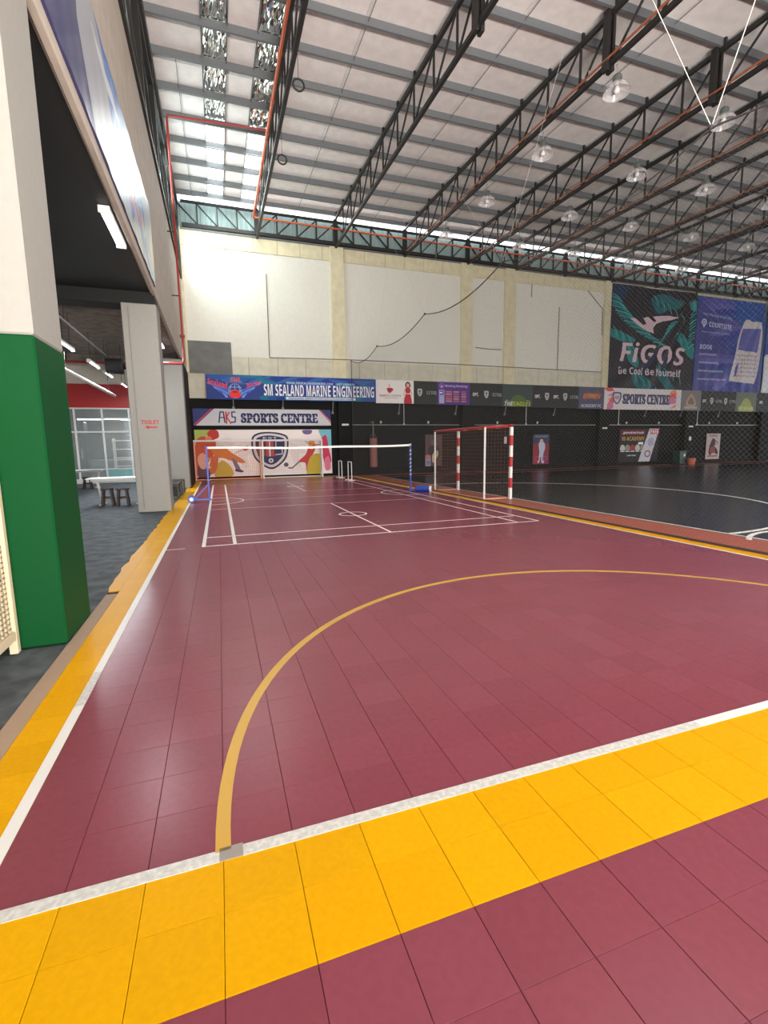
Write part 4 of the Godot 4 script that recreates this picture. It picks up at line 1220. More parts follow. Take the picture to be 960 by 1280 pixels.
	a.blob(c8(206, 170, 70), [266, 586, 274, 576, 284, 584, 286, 596, 266, 597]); a.blob(c8(214, 110, 66), [262, 572, 270, 572, 266, 590, 258, 592])
	a.blob(c8(98, 70, 84), [246, 582, 254, 582, 260, 592, 256, 598, 246, 597]); a.blob(c8(228, 170, 150), [246, 572, 252, 566, 258, 574, 254, 586, 248, 584])
	a.line(c8(196, 150, 150), 1.0, [290, 567, 304, 561]); a.blob(c8(196, 72, 62), [300, 560, 306, 558, 307, 562, 302, 564])
	# crest
	a.blob(c8(58, 54, 84), [311, 549, 319, 541.5, 334, 540, 350, 542.5, 357, 549, 355, 571, 346, 583, 334, 589, 321, 582, 312, 570])
	a.blob(c8(222, 212, 210), [313, 550, 320, 543.5, 334, 542, 349, 544.5, 355, 550, 353, 570, 345, 581, 334, 586.5, 322, 580, 314, 569])
	a.blob(c8(62, 60, 96), [316, 551, 322, 546, 334, 544.5, 347, 547, 352, 551, 350.5, 568, 343, 578.5, 334, 583, 324, 578, 317, 567])
	a.poly(c8(206, 74, 58), [328, 551, 331.5, 551, 331.5, 572, 328, 572]); a.poly(c8(216, 206, 204), [332, 551, 334, 551, 334, 572, 332, 572]); a.poly(c8(206, 74, 58), [334.5, 551, 337.5, 551, 338.5, 572, 334.5, 572])
	a.line(c8(216, 206, 204), 1.3, [350, 552, 341, 552, 341, 560, 349, 560, 348.5, 569, 340, 570]); a.line(c8(170, 104, 92), 1.4, [318, 571, 320, 553, 325, 553, 326, 571]); a.line(c8(170, 104, 92), 1.2, [319, 563, 326, 563])
	a.text("EST", 325, 546.5, 343, 549, c8(190, 190, 210)); a.disc(334, 577.5, 3.2, 3, c8(216, 206, 204)); a.disc(334, 577.5, 1.3, 1.2, c8(62, 60, 96))
	# right figure
	a.blob(c8(120, 190, 204), [398, 537, 414, 537, 414, 560, 406, 556, 400, 546]); a.blob(c8(120, 96, 150), [376, 538, 388, 538, 386, 543, 378, 543])
	a.blob(c8(204, 70, 66), [369, 580, 379, 570, 384, 559, 392, 562, 386, 576, 384, 590, 390, 594, 380, 594, 378, 582]); a.blob(c8(224, 150, 84), [383, 554, 390, 551, 392, 560, 386, 564])
	a.blob(c8(206, 180, 66), [385, 574, 398, 570, 402, 586, 396, 597, 380, 597]); a.blob(c8(206, 60, 96), [400, 550, 407, 545, 410, 562, 413, 580, 406, 590, 402, 574, 401, 562]); a.blob(c8(226, 120, 150), [404, 578, 410, 574, 412, 590, 405, 592])
	a.line(c8(90, 84, 110), 1.6, [370, 580, 361, 588, 356, 588]); a.disc(353, 583.5, 3, 2.8, c8(90, 82, 92)); a.line(c8(204, 70, 66), 1.4, [388, 558, 402, 557])
	a.line(c8(96, 90, 100), .8, [378, 551, 382, 555, 388, 556])
	board("graphic_panel", "printed panel of colourful players round a dark shield crest behind the goals", "banner", -.76, 5.9, .14, 2.42, ZB + .02, .03, printed("players_panel", a))
	# --- big hanging banners on the right
	a = Art.new(763, 356, 870, 490, 7, c8(44, 44, 52))
	var teal := [c8(40, 128, 132), c8(52, 150, 152), c8(30, 100, 108), c8(66, 164, 160)]
	var dark := c8(40, 42, 50)
	a.blob(c8(36, 52, 84), [763, 356, 782, 358, 776, 376, 763, 380])
	for i in 20:      # rib bands sweeping down from the left edge
		var t := i / 19.0
		var x := 763.0 + 56.0 * t * t
		var y := 370.0 + 58.0 * t
		var len := 9.0 + 17.0 * sin(t * PI * .75)
		a.line(teal[i % 4], 1.7, [x - 4, y - 2, x + len * .4, y, x + len * .75, y + len * .2, x + len, y + len * .42])
	for q in [[[763, 413, 778, 417, 792, 424, 790, 429, 776, 428, 763, 422], 6], [[811, 369, 824, 362, 840, 366, 852, 370, 846, 379, 834, 382, 820, 389, 813, 380], 11], [[861, 369, 871, 367, 871, 380, 864, 379], 4], [[844, 416, 850, 411, 862, 421, 871, 433, 871, 446, 860, 440], 9], [[790, 472, 800, 468, 812, 478, 818, 490, 800, 490], 8], [[820, 458, 830, 462, 838, 476, 848, 490, 836, 490, 826, 476], 8], [[780, 436, 790, 433, 798, 450, 796, 462, 786, 452], 6]]:
		a.blob(teal[q[1] % 3], q[0])
		var x0: float = q[0][0]
		for i in q[1]:
			a.line(dark if i % 2 == 0 else teal[3], .8, [x0 + i * 4.4 - 2, q[0][1] - 6 + i * 2.4, x0 + i * 4.4 + 2, q[0][1] - 1 + i * 2.4, x0 + i * 4.4 + 3, q[0][1] + 7 + i * 2.4])
	for i in 12:      # ribs down the right edge and across the middle
		a.line(teal[i % 4], 1.6, [871, 378 + i * 4.2, 866, 381 + i * 4.2, 862, 386 + i * 4.2])
		a.line(teal[(i + 1) % 4], 1.5, [846 - i * 1.6, 396 + i * 2.2, 838 - i * 1.2, 399 + i * 2.4, 834 - i, 404 + i * 2.6])
	a.poly(c8(214, 186, 198), [785, 398, 791, 397, 802, 405, 806, 403, 801, 396, 807, 394, 816, 400, 818, 398, 813, 393, 823, 391, 834, 390, 846, 391, 838, 395, 826, 398, 818, 402, 814, 408, 816, 415, 808, 413, 796, 406])
	a.text("FiGOS", 775, 428, 855, 454, c8(214, 186, 198), "Droid Sans", 700, .12, 2.0)
	a.text("Be Cool Be Yourself", 775, 461, 854, 471, c8(206, 190, 200), "Droid Sans", 700, 0, 1.0)
	var crease := func(x: float, y: float) -> float:
		var dx := 7.1 - x
		var dy := 6.6 - y
		var ang := atan2(dy, dx + .3)
		var rr := sqrt(dx * dx + dy * dy)
		return .07 * sin(ang * 34.0) * clampf(rr / 4.0, 0, 1) * clampf(1.0 - absf(ang - .95) / .5, 0, 1) + .018 * sin(y * 3.0 + sin(x * 1.3))
	var bn := thing("hanging_banner", "dark banner with teal palm leaves lettered FiGOS Be Cool Be Yourself", "banner", Vector3(27.42, 4.97, -16.83))
	part(bn, "printed_cloth", panel(7.14, 6.28, .05, 70, 60, crease), printed("leaf_banner", a, .5))
	part(bn, "top_rope", B.new().tube([Vector3(-3.55, 6.27, .02), Vector3(3.55, 6.27, .02)], .03, 6).mesh(), M.rope_pale)
	a = Art.new(871, 368, 957, 492, 7, c8(74, 76, 142))
	for i in 20:
		a.blob([c8(58, 84, 152), c8(88, 86, 158), c8(96, 98, 170), c8(64, 72, 148)][i % 4], [871 + i * 7 % 90, 366 + i * 6, 900 + i * 11 % 60, 364 + i * 6, 930 + i * 5 % 40, 376 + i * 6, 884 + i * 9 % 50, 382 + i * 6])
	a.blob(c8(54, 88, 160), [915, 362, 960, 362, 960, 440, 950, 470, 948, 430, 925, 400])
	var pale := c8(196, 196, 220)
	a.text("Your one-stop courts app", 878, 388, 913, 393, pale, "Droid Sans", 400, 0, 3)
	a.disc(880, 401, 3.2, 4.2, pale, .6); a.poly(pale, [878, 404, 882, 404, 880, 408.6]); a.disc(880, 401, 1.1, 1.4, pale)
	a.text("COURTSITE", 886, 400, 914, 406.4, pale, "Droid Sans", 700, 0, 2)
	a.text("Book courts anytime anywhere", 878, 412, 913, 415, pale, "Droid Sans", 400, 0, 1)
	for i in 5:
		a.text(["BOOK", "Search & compare", "Instant booking", "Secure payment", "Download the app now"][i], 877, 430 + i * 11, 892 + i * 5, 434 + i * 11 + (2 if i == 0 else 0), pale)
	a.blob(c8(206, 198, 200), [930, 396, 942, 394.6, 953, 396, 955, 420, 951, 474, 944, 479, 921, 477, 917, 473, 921, 440])
	a.poly(c8(98, 102, 172), [929, 405, 953.5, 403, 951, 436, 924, 434])
	for i in 8:
		for j in 6:
			a.rect(923 + i * 3.6 - j * .2, 440 + j * 5.6, 925.4 + i * 3.6 - j * .2, 442.6 + j * 5.6, [c8(170, 160, 170), c8(196, 140, 150), c8(150, 150, 176)][(i * 2 + j) % 3])
	var fold := func(x: float, y: float) -> float:
		var dx := 6.6 - x
		var dy := 6.4 - y
		var ang := atan2(dy, dx + .2)
		return .05 * sin(ang * 22.0) * clampf(1.0 - absf(ang - 1.1) / .6, 0, 1) + .035 * sin(x * 7.0 + .6 * sin(y)) * clampf(1.0 - y / 5.5, 0, 1) + .02 * sin(y * 5.0) * clampf(y - 5.0, 0, 1)
	bn = thing("hanging_banner", "creased violet blue banner lettered COURTSITE with a phone picture", "banner", Vector3(34.35, 4.96, -16.83))
	part(bn, "printed_cloth", panel(6.6, 6.18, .06, 66, 56, fold), printed("court_banner", a, .45))
	part(bn, "top_rope", B.new().tube([Vector3(-3.28, 6.17, .02), Vector3(3.28, 6.17, .02)], .03, 6).mesh(), M.rope_pale)
	a = Art.new(0, 0, 30, 60, 8, c8(62, 86, 156))
	a.blob(c8(206, 206, 212), [0, 36, 8, 38, 8, 60, 0, 60])
	bn = thing("hanging_banner", "blue banner cut off by the right edge of the view", "banner", Vector3(39.6, 4.95, -16.83))
	part(bn, "printed_cloth", panel(3.4, 6.3, .06, 30, 30, fold), printed("edge_banner", a, .45))
	# --- banner on the left upper wall
	a = Art.new(0, 0, 80, 17, 14, c8(70, 96, 158))
	a.poly(c8(150, 150, 158), [0, 0, 40, 0, 46, 17, 0, 17]); a.poly(c8(62, 60, 98), [0, 0, 20, 0, 19, 8, 24, 17, 0, 17]); a.blob(c8(66, 100, 168), [30, -2, 64, -2, 66, 8, 52, 10, 40, 7, 33, 3])
	a.blob(c8(150, 152, 160), [26, 0, 36, 3, 44, 9, 58, 13, 70, 17, 42, 18, 34, 10])
	for i in 16:
		a.blob([c8(84, 120, 176), c8(120, 150, 184), c8(64, 84, 150), c8(150, 170, 190)][i % 4], [34 + i * 3, 2 + i * 5 % 9, 40 + i * 3, 1 + i * 3 % 8, 46 + i * 3, 6 + i * 7 % 9, 38 + i * 3, 9 + i * 5 % 7])
	a.blob(c8(206, 90, 80), [44, 10, 50, 10.6, 56, 13, 48, 12.2]); a.blob(c8(206, 100, 90), [57, 9, 64, 10, 65, 11.4, 58, 10.6])
	a.blob(c8(196, 196, 204), [26, 3, 38, 3.2, 44, 4.6, 34, 5]); a.text("FUTSAL", 46, 5, 62, 8, c8(180, 190, 206), "Droid Sans", 700, .2)
	a.blob(c8(160, 168, 180), [68, 2, 80, 1, 80, 17, 72, 16]); a.blob(c8(196, 170, 110), [74, 10, 79, 8, 80, 13, 76, 14])
	bn = thing("wall_banner", "long glossy blue and grey banner on the left upper wall", "banner", Vector3(XL, 5.2, -.95))
	bn.rotation.y = PI / 2
	var ripple := func(x: float, y: float) -> float: return .004 * sin(x * 5.0 + 1.2 * sin(y * 2.0)) + .0025 * sin(x * 11.0 + y * 3.0)
	part(bn, "printed_cloth", panel(8.0, 1.68, .03, 90, 10, ripple), printed("wing_banner", a, .3))
	# --- posters on the lower black wall
	a = Art.new(0, 0, 22, 40, 10, c8(92, 74, 74))
	a.blob(c8(120, 92, 84), [8, 8, 14, 7, 15, 14, 9, 15]); a.blob(c8(66, 56, 58), [4, 16, 16, 14, 20, 26, 12, 34, 6, 28]); a.blob(c8(196, 170, 140), [9, 26, 15, 20, 17, 26, 10, 36])
	a.rect(0, 26, 7, 40, c8(150, 146, 150)); a.disc(3.5, 28, 2.8, 2.8, c8(206, 60, 90), .5); a.text("26", 1, 33, 6, 38, c8(96, 70, 150))
	board("poster", "brownish portrait poster behind the red and white goal", "poster", 11.25, 12.3, .36, 2.12, ZB + .055, .02, printed("poster_brown", a))
	a = Art.new(0, 0, 20, 38, 10, c8(142, 54, 66))
	a.rect(0, 0, 20, 12, c8(66, 68, 86)); a.text("LEAGUE NIGHT", 2, 1.6, 18, 4, c8(120, 160, 190))
	a.blob(c8(186, 190, 212), [7, 12, 10, 9, 14, 11, 15, 18, 13, 26, 14, 36, 11, 36, 10, 28, 8, 36, 6, 35, 8, 24]); a.disc(10.4, 8.4, 2, 2.4, c8(206, 170, 150))
	a.disc(5, 31, 3, 3.4, c8(170, 70, 100), .6); a.disc(15, 31, 3, 3.4, c8(120, 90, 150), .6)
	board("poster", "red poster of a player in white right of the goal", "poster", 18.42, 19.6, .28, 2.1, ZB + .055, .02, printed("poster_red", a))
	a = Art.new(773, 536, 821, 578, 14, c8(44, 40, 44))
	a.rect(775, 538, 804, 544, c8(120, 40, 52)); a.text("JUVENTUS", 777, 540, 802, 543, white); a.text("10 ACADEMY", 775.5, 546, 803.5, 551, c8(206, 160, 70))
	a.rect(796, 553, 802, 556, white)
	for i in 5:
		a.blob([c8(196, 196, 190), c8(150, 140, 130), c8(170, 60, 64)][i % 3], [775 + i * 6, 558, 777 + i * 6, 556, 780 + i * 6, 558, 780 + i * 6, 563, 775 + i * 6, 563])
		a.rect(775 + i * 6, 564, 780 + i * 6, 565, white)
	a.text("JOIN NOW", 783, 569, 794, 571, white)
	a.poly(c8(206, 204, 210), [809, 536, 821, 536, 811, 578, 797, 578]); a.rect(810, 537, 821, 543, c8(206, 70, 74)); a.text("FREE", 811, 538, 820, 542, white)
	a.disc(808, 568, 4, 4.6, c8(150, 110, 140), .6); a.blob(c8(176, 170, 196), [808, 550, 814, 548, 815, 556, 809, 558])
	bn = board("fabric_poster", "dark hanging fabric poster with a slanting white stripe", "poster", 25.1, 28.5, .24, 2.42, ZB + .055, .02, printed("poster_fabric", a))
	a = Art.new(0, 0, 15, 33, 10, c8(190, 172, 166))
	a.blob(c8(70, 50, 52), [4, 14, 7, 6, 10, 10, 9, 16, 12, 20, 13, 27, 8, 24, 5, 28, 3, 24]); a.blob(c8(150, 60, 64), [5, 18, 9, 17, 10, 24, 5, 25]); a.text("PARIS", 3, 1.4, 12, 4, c8(96, 80, 84))
	a.line(c8(110, 84, 80), .8, [9, 8, 13, 12, 9, 15]); a.rect(2, 28, 13, 30, c8(150, 110, 100))
	board("poster", "narrow pale poster with a dark red figure, right of the green bin", "poster", 33.0, 34.35, .26, 2.06, ZB + .055, .02, printed("poster_pale", a))

# ------------------------------------------------------------------ sports equipment
func net_grid(b: B, o: Vector3, ux: Vector3, uy: Vector3, w: float, h: float, step: float, r: float) -> void:
	var nx := int(round(w / step))
	var ny := int(round(h / step))
	for i in nx + 1:
		b.tube([o + ux * w * i / nx, o + ux * w * i / nx + uy * h], r, 3, false)
	for j in ny + 1:
		b.tube([o + uy * h * j / ny, o + uy * h * j / ny + ux * w], r, 3, false)

func equipment() -> void:
	# red and white goal of the black court
	var g := thing("goal", "red and white striped goal at the edge of the black court", "goal", Vector3(7.4, 0, -4.95))
	var xf := .37
	for s in [-1.5, 1.5]:
		var post := part(g, "front_post", B.new().box(Vector3(xf, 1.0, s), Vector3(.08, 2.0, .08), .008).mesh(), M.white_paint)
		for k in 3:
			part(post, "red_band", B.new().box(Vector3(xf, .45 + k * .57, s), Vector3(.084, .28, .084), .008).mesh(), M.red_paint)
	var bar := part(g, "crossbar", B.new().box(Vector3(xf, 1.98, 0), Vector3(.08, .08, 3.08), .008).mesh(), M.red_paint)
	for k in 3:
		part(bar, "white_band", B.new().box(Vector3(xf, 1.98, -1.0 + k * .95), Vector3(.084, .084, .22), .008).mesh(), M.salmon_paint)
	for s in [-1.7, 1.4]:
		part(g, "rear_post", B.new().tube([Vector3(-.38, 0, s), Vector3(-.38, 1.95, s)], .028, 10).mesh(), M.white_paint)
		part(g, "side_bar", B.new().tube([Vector3(-.38, 1.95, s), Vector3(xf, 1.97, clampf(s, -1.5, 1.5))], .025, 8).mesh(), M.red_paint)
		part(g, "ground_bar", B.new().tube([Vector3(-.38, .025, s), Vector3(xf, .025, clampf(s, -1.5, 1.5))], .022, 8).mesh(), M.salmon_paint)
	part(g, "rear_bar", B.new().tube([Vector3(-.38, 1.95, -1.72), Vector3(-.38, 1.95, 1.42)], .03, 8).mesh(), M.red_paint)
	part(g, "rear_ground_bar", B.new().tube([Vector3(-.38, .025, -1.7), Vector3(-.38, .025, 1.4)], .022, 8).mesh(), M.salmon_paint)
	var nb := B.new()
	net_grid(nb, Vector3(-.38, .05, -1.68), Vector3(0, 0, 1), Vector3.UP, 3.06, 1.88, .1, .0028)
	net_grid(nb, Vector3(-.38, .05, 1.4), Vector3.RIGHT, Vector3.UP, .72, 1.88, .1, .0028)
	net_grid(nb, Vector3(-.38, .05, -1.6), Vector3.RIGHT, Vector3.UP, .72, 1.88, .1, .0028)
	part(g, "goal_net", nb.mesh(), M.net_brown, Vector3.ZERO, "", "stuff")
	part(g, "tag_plate", B.new().box(Vector3(xf - .05, 1.6, 1.3), Vector3(.006, .18, .12)).mesh(), M.white_paint)
	# two goals at the far end
	for q in [[.72, 1.5, "salmon_paint", "net_orange", "salmon framed goal with orange net at the far left end"], [3.8, 1.47, "white_paint", "net_string", "plain white goal beside the salmon one at the far end"]]:
		g = thing("goal", q[4], "goal", Vector3(q[0], 0, -16.42))
		var w: float = q[1]
		var m: Material = M[q[2]]
		for s in [-1, 1]:
			part(g, "front_post", B.new().box(Vector3(s * w, .95, .0), Vector3(.07, 1.9, .07), .006).mesh(), m)
			part(g, "rear_post", B.new().tube([Vector3(s * w, 0, -.42), Vector3(s * w, 1.86, -.42)], .022, 8).mesh(), m)
			part(g, "side_bar", B.new().tube([Vector3(s * w, 1.87, -.42), Vector3(s * w, 1.88, 0)], .022, 8).mesh(), m)
			part(g, "ground_bar", B.new().tube([Vector3(s * w, .03, -.42), Vector3(s * w, .03, 0)], .022, 8).mesh(), m)
		part(g, "crossbar", B.new().box(Vector3(0, 1.88, 0), Vector3(w * 2 + .07, .08, .075), .006).mesh(), M.white_paint)
		part(g, "rear_ground_bar", B.new().tube([Vector3(-w, .03, -.42), Vector3(w, .03, -.42)], .03, 8).mesh(), M.white_paint if q[0] > 2 else M.salmon_paint)
		nb = B.new()
		net_grid(nb, Vector3(-w, .05, -.4), Vector3.RIGHT, Vector3.UP, w * 2, 1.82, .1, .0032 if q[0] < 2 else .002)
		for s in [-1, 1]:
			net_grid(nb, Vector3(s * w, .05, -.4), Vector3.BACK, Vector3.UP, .4, 1.82, .1, .0035)
		part(g, "goal_net", nb.mesh(), M[q[3]], Vector3.ZERO, "", "stuff")
	# badminton posts and net
	for s in [0, 1]:
		var p := thing("net_post", ["blue wheeled net post by the yellow border on the left", "blue net post with taped shaft on the right of the court"][s], "net post", Vector3(-.03 if s == 0 else 6.16, 0, -6.7))
		var d: float = -1.0 if s == 0 else 1.0
		part(p, "shaft", B.new().box(Vector3(0, .8, 0), Vector3(.05, 1.5, .05), .006).mesh(), M.blue_paint)
		part(p, "pulley", B.new().box(Vector3(0, 1.53, 0), Vector3(.06, .07, .07), .01).mesh(), M.silver if s == 1 else M.blue_paint)
		if s == 0:
			part(p, "base_bar", B.new().bar(Vector3(.06, .06, 0), Vector3(-.5, .09, .05), .06, .05, .005).mesh(), M.blue_paint)
			part(p, "brace", B.new().bar(Vector3(0, .5, 0), Vector3(-.38, .1, .04), .03, .03, .003).mesh(), M.blue_paint)
			for z in [-.06, .12]:
				var wh := part(p, "wheel", B.new().tube([Vector3(-.47, .1, z - .02), Vector3(-.47, .1, z + .04)], .1, 18).mesh(), M.blue_paint)
				part(wh, "hub", B.new().tube([Vector3(-.47, .1, z - .03), Vector3(-.47, .1, z + .052)], .055, 14).mesh(), M.white_paint)
			for y in [.6, .95, 1.2]:
				part(p, "rope_wrap", B.new().tube([Vector3(0, y, 0), Vector3(.1, y + .03, .03)], .01, 6).mesh(), M.rope_pale)
		else:
			part(p, "base_bar", B.new().bar(Vector3(-.05, .06, 0), Vector3(.35, .1, .0), .06, .05, .005).mesh(), M.blue_paint)
			var cy := part(p, "ballast_roll", B.new().tube([Vector3(.2, .1, .02), Vector3(.55, .1, .3)], .1, 18).mesh(), M.blue_paint)
			part(cy, "roll_end", B.new().tube([Vector3(.55, .1, .3), Vector3(.59, .1, .33)], .102, 18).mesh(), M.white_paint)
			part(cy, "hub", B.new().tube([Vector3(.59, .1, .33), Vector3(.60, .1, .34)], .03, 12).mesh(), mat("gold_hub", c8(206, 170, 90), .5))
			for y in [.55, .68, .8, .92, 1.05, 1.2, 1.32]:
				part(p, "tape_wrap", B.new().bar(Vector3(-.02, y, 0), Vector3(.02, y + .05, 0), .062, .03).mesh(), M.rope_pale)
			part(p, "loose_rope", B.new().tube([Vector3(-.03, 1.45, 0), Vector3(-.12, 1.2, .02), Vector3(-.05, 1.0, .02)], .01, 6).mesh(), M.rubber)
	var nt := thing("badminton_net", "badminton net with white top tape stretched between the blue posts", "net", Vector3(3.06, 0, -6.7))
	var tape := B.new()
	for i in 20:
		var x0 := -3.06 + 6.14 * i / 20.0
		var x1 := -3.06 + 6.14 * (i + 1) / 20.0
		var y := func(x: float) -> float: return 1.49 + .03 * pow(x / 3.1, 2) + .01 * sin(x * 2.0)
		tape.bar(Vector3(x0, y.call(x0), 0), Vector3(x1, y.call(x1), 0), .012, .06)
	part(nt, "top_tape", tape.mesh(), M.white_paint)
	nb = B.new()
	net_grid(nb, Vector3(-3.05, .78, 0), Vector3.RIGHT, Vector3.UP, 6.12, .7, .06, .0007)
	part(nt, "mesh", nb.mesh(), M.net_dark, Vector3.ZERO, "", "stuff")
	# white practice hurdles by the far right corner
	for q in [[5.86, -15.0, "white tube hurdle by the far corner, the farther one"], [5.82, -13.05, "white tube hurdle by the far corner, the nearer one"]]:
		var h := thing("hurdle", q[2], "hurdle", Vector3(q[0], 0, q[1]))
		for s in [-1, 1]:
			part(h, "upright", B.new().tube([Vector3(0, .02, s * .31), Vector3(0, .84, s * .29)], .022, 8).mesh(), M.white_paint)
			part(h, "foot", B.new().tube([Vector3(-.14, .02, s * .31), Vector3(.14, .02, s * .31)], .02, 8).mesh(), M.white_paint)
		part(h, "top_bar", B.new().tube([Vector3(0, .83, -.3), Vector3(0, .83, .3)], .022, 8).mesh(), M.white_paint)
	# punch bag
	var pb := thing("punch_bag", "maroon punch bag hanging in front of the black wall", "punch bag", Vector3(8.05, .42, -16.45))
	part(pb, "bag", B.new().lathe([Vector2(0, 0), Vector2(.17, 0), Vector2(.2, .04), Vector2(.2, 1.46), Vector2(.17, 1.52), Vector2(0, 1.52)], 22).mesh(), mat("maroon_bag", c8(138, 84, 80), .55))
	for i in 4:
		var a := i * PI / 2 + .4
		part(pb, "chain", B.new().tube([Vector3(cos(a) * .17, 1.52, sin(a) * .17), Vector3(0, 1.85, 0)], .012, 5).mesh(), M.steel_grey)
	part(pb, "swivel", B.new().tube([Vector3(0, 1.83, 0), Vector3(0, 2.35, 0)], .03, 8).mesh(), M.steel_grey)
	part(pb, "wall_arm", B.new().bar(Vector3(0, 2.37, .05), Vector3(0, 2.37, -.53), .05, .06, .005).mesh(), M.steel_grey)
	# bin and pot by the far wall
	var bin := thing("waste_bin", "dark green wheeled waste bin against the black wall", "bin", Vector3(29.75, 0, -16.3))
	mat("bin_green", c8(30, 66, 58), .5)
	part(bin, "body", B.new().prism(PackedVector2Array([Vector2(-.24, .06), Vector2(.24, .06), Vector2(.3, .85), Vector2(-.3, .85)]), -.26, .26).mesh(), M.bin_green)
	part(bin, "lid", B.new().box(Vector3(0, .88, .01), Vector3(.66, .07, .6), .02).mesh(), M.bin_green)
	for s in [-.2, .2]:
		part(bin, "wheel", B.new().tube([Vector3(s - .03, .08, -.24), Vector3(s + .03, .08, -.24)], .08, 14).mesh(), M.rubber)
	part(bin, "notice", B.new().box(Vector3(.12, .62, .265), Vector3(.12, .16, .01)).mesh(), M.white_paint)
	var pot := thing("bucket", "small orange bucket standing beside the green bin", "bucket", Vector3(30.35, 0, -15.9))
	part(pot, "body", B.new().lathe([Vector2(0, 0), Vector2(.2, 0), Vector2(.25, .4), Vector2(.23, .4), Vector2(.18, .03), Vector2(0, .03)], 20).mesh(), mat("bucket_orange", c8(206, 110, 76), .5))
	part(pot, "rim", B.new().lathe([Vector2(.24, .38), Vector2(.27, .385), Vector2(.27, .41), Vector2(.24, .41)], 20).mesh(), M.bucket_orange)
	part(pot, "handle", B.new().tube([Vector3(-.25, .38, 0), Vector3(-.18, .25, .2), Vector3(0, .2, .27), Vector3(.18, .25, .2), Vector3(.25, .38, 0)], .008, 5).mesh(), M.silver)
	safety_net()

func safety_net() -> void:
	var s := thing("safety_net", "tall diamond mesh safety net between the burgundy and black courts", "net", Vector3(6.955, 0, -5))
	var o := s.position
	var nodes := [[-16.5, 5.85], [-12.3, 5.75], [-7.3, 5.78], [-2.75, 5.8], [2.35, 5.75], [7.2, 5.75]]
	var top := func(z: float) -> float:
		for i in nodes.size() - 1:
			if z <= nodes[i + 1][0]:
				var t: float = clampf((z - nodes[i][0]) / (nodes[i + 1][0] - nodes[i][0]), 0, 1)
				return lerpf(nodes[i][1], nodes[i + 1][1], t) - .32 * 4 * t * (1 - t)
		return 5.7
	var b := B.new()
	var z0 := -16.5
	var z1 := 7.2
	var step := .075
	var n := int((z1 - z0 + 6.0) / step)
	for dir in [1.0, -1.0]:
		for i in n:
			# strand leaves the bottom at zz and climbs at 45 degrees
			var zz: float = z0 - 6.0 + i * step if dir > 0 else z0 + i * step
			var y0 := 0.02
			var za := zz
			if za < z0:
				y0 = z0 - za; za = z0
			elif za > z1:
				y0 = za - z1; za = z1
			var t := 0.0
			var y := y0
			var z := za
			while t < 6.2:
				t += .05
				y = y0 + t; z = za + dir * t
				if z < z0 or z > z1 or y > top.call(z):
					break
			if t > .15:
				b.tube([Vector3(6.955, y0, za) - o, Vector3(6.955, y, z) - o], .0011, 3, false)
	part(s, "mesh", b.mesh(), M.net_string, Vector3.ZERO, "", "stuff")
	var path := []
	for i in 121:
		var z := lerpf(z0, z1, i / 120.0)
		path.append(Vector3(6.955, top.call(z), z) - o)
	part(s, "head_rope", B.new().tube(path, .014, 6).mesh(), M.rope_dark)
	part(s, "edge_rope", B.new().tube([Vector3(6.955, .02, z0) - o, Vector3(6.955, 5.85, z0) - o], .014, 6).mesh(), M.rope_dark)
	part(s, "foot_rope", B.new().tube([Vector3(6.955, .02, z0) - o, Vector3(6.955, .02, z1) - o], .016, 6).mesh(), M.rope_dark)
	for i in nodes.size():
		var p := Vector3(6.955, nodes[i][1], nodes[i][0]) - o
		var high := chord_lo(nodes[i][0]) + .05
		part(s, "knot", B.new().box(p, Vector3(.06, .06, .06), .015).mesh(), M.rope_dark)
		for k in [-1.0, 1.0]:
			if i == 0 and k < 0:
				continue
			part(s, "hanging_rope", B.new().tube([p, Vector3(6.75, (high if i > 3 else 8.6), nodes[i][0] + k * 2.2) - o], .0025 if i < 4 else .007, 5).mesh(), M.rope_pale)

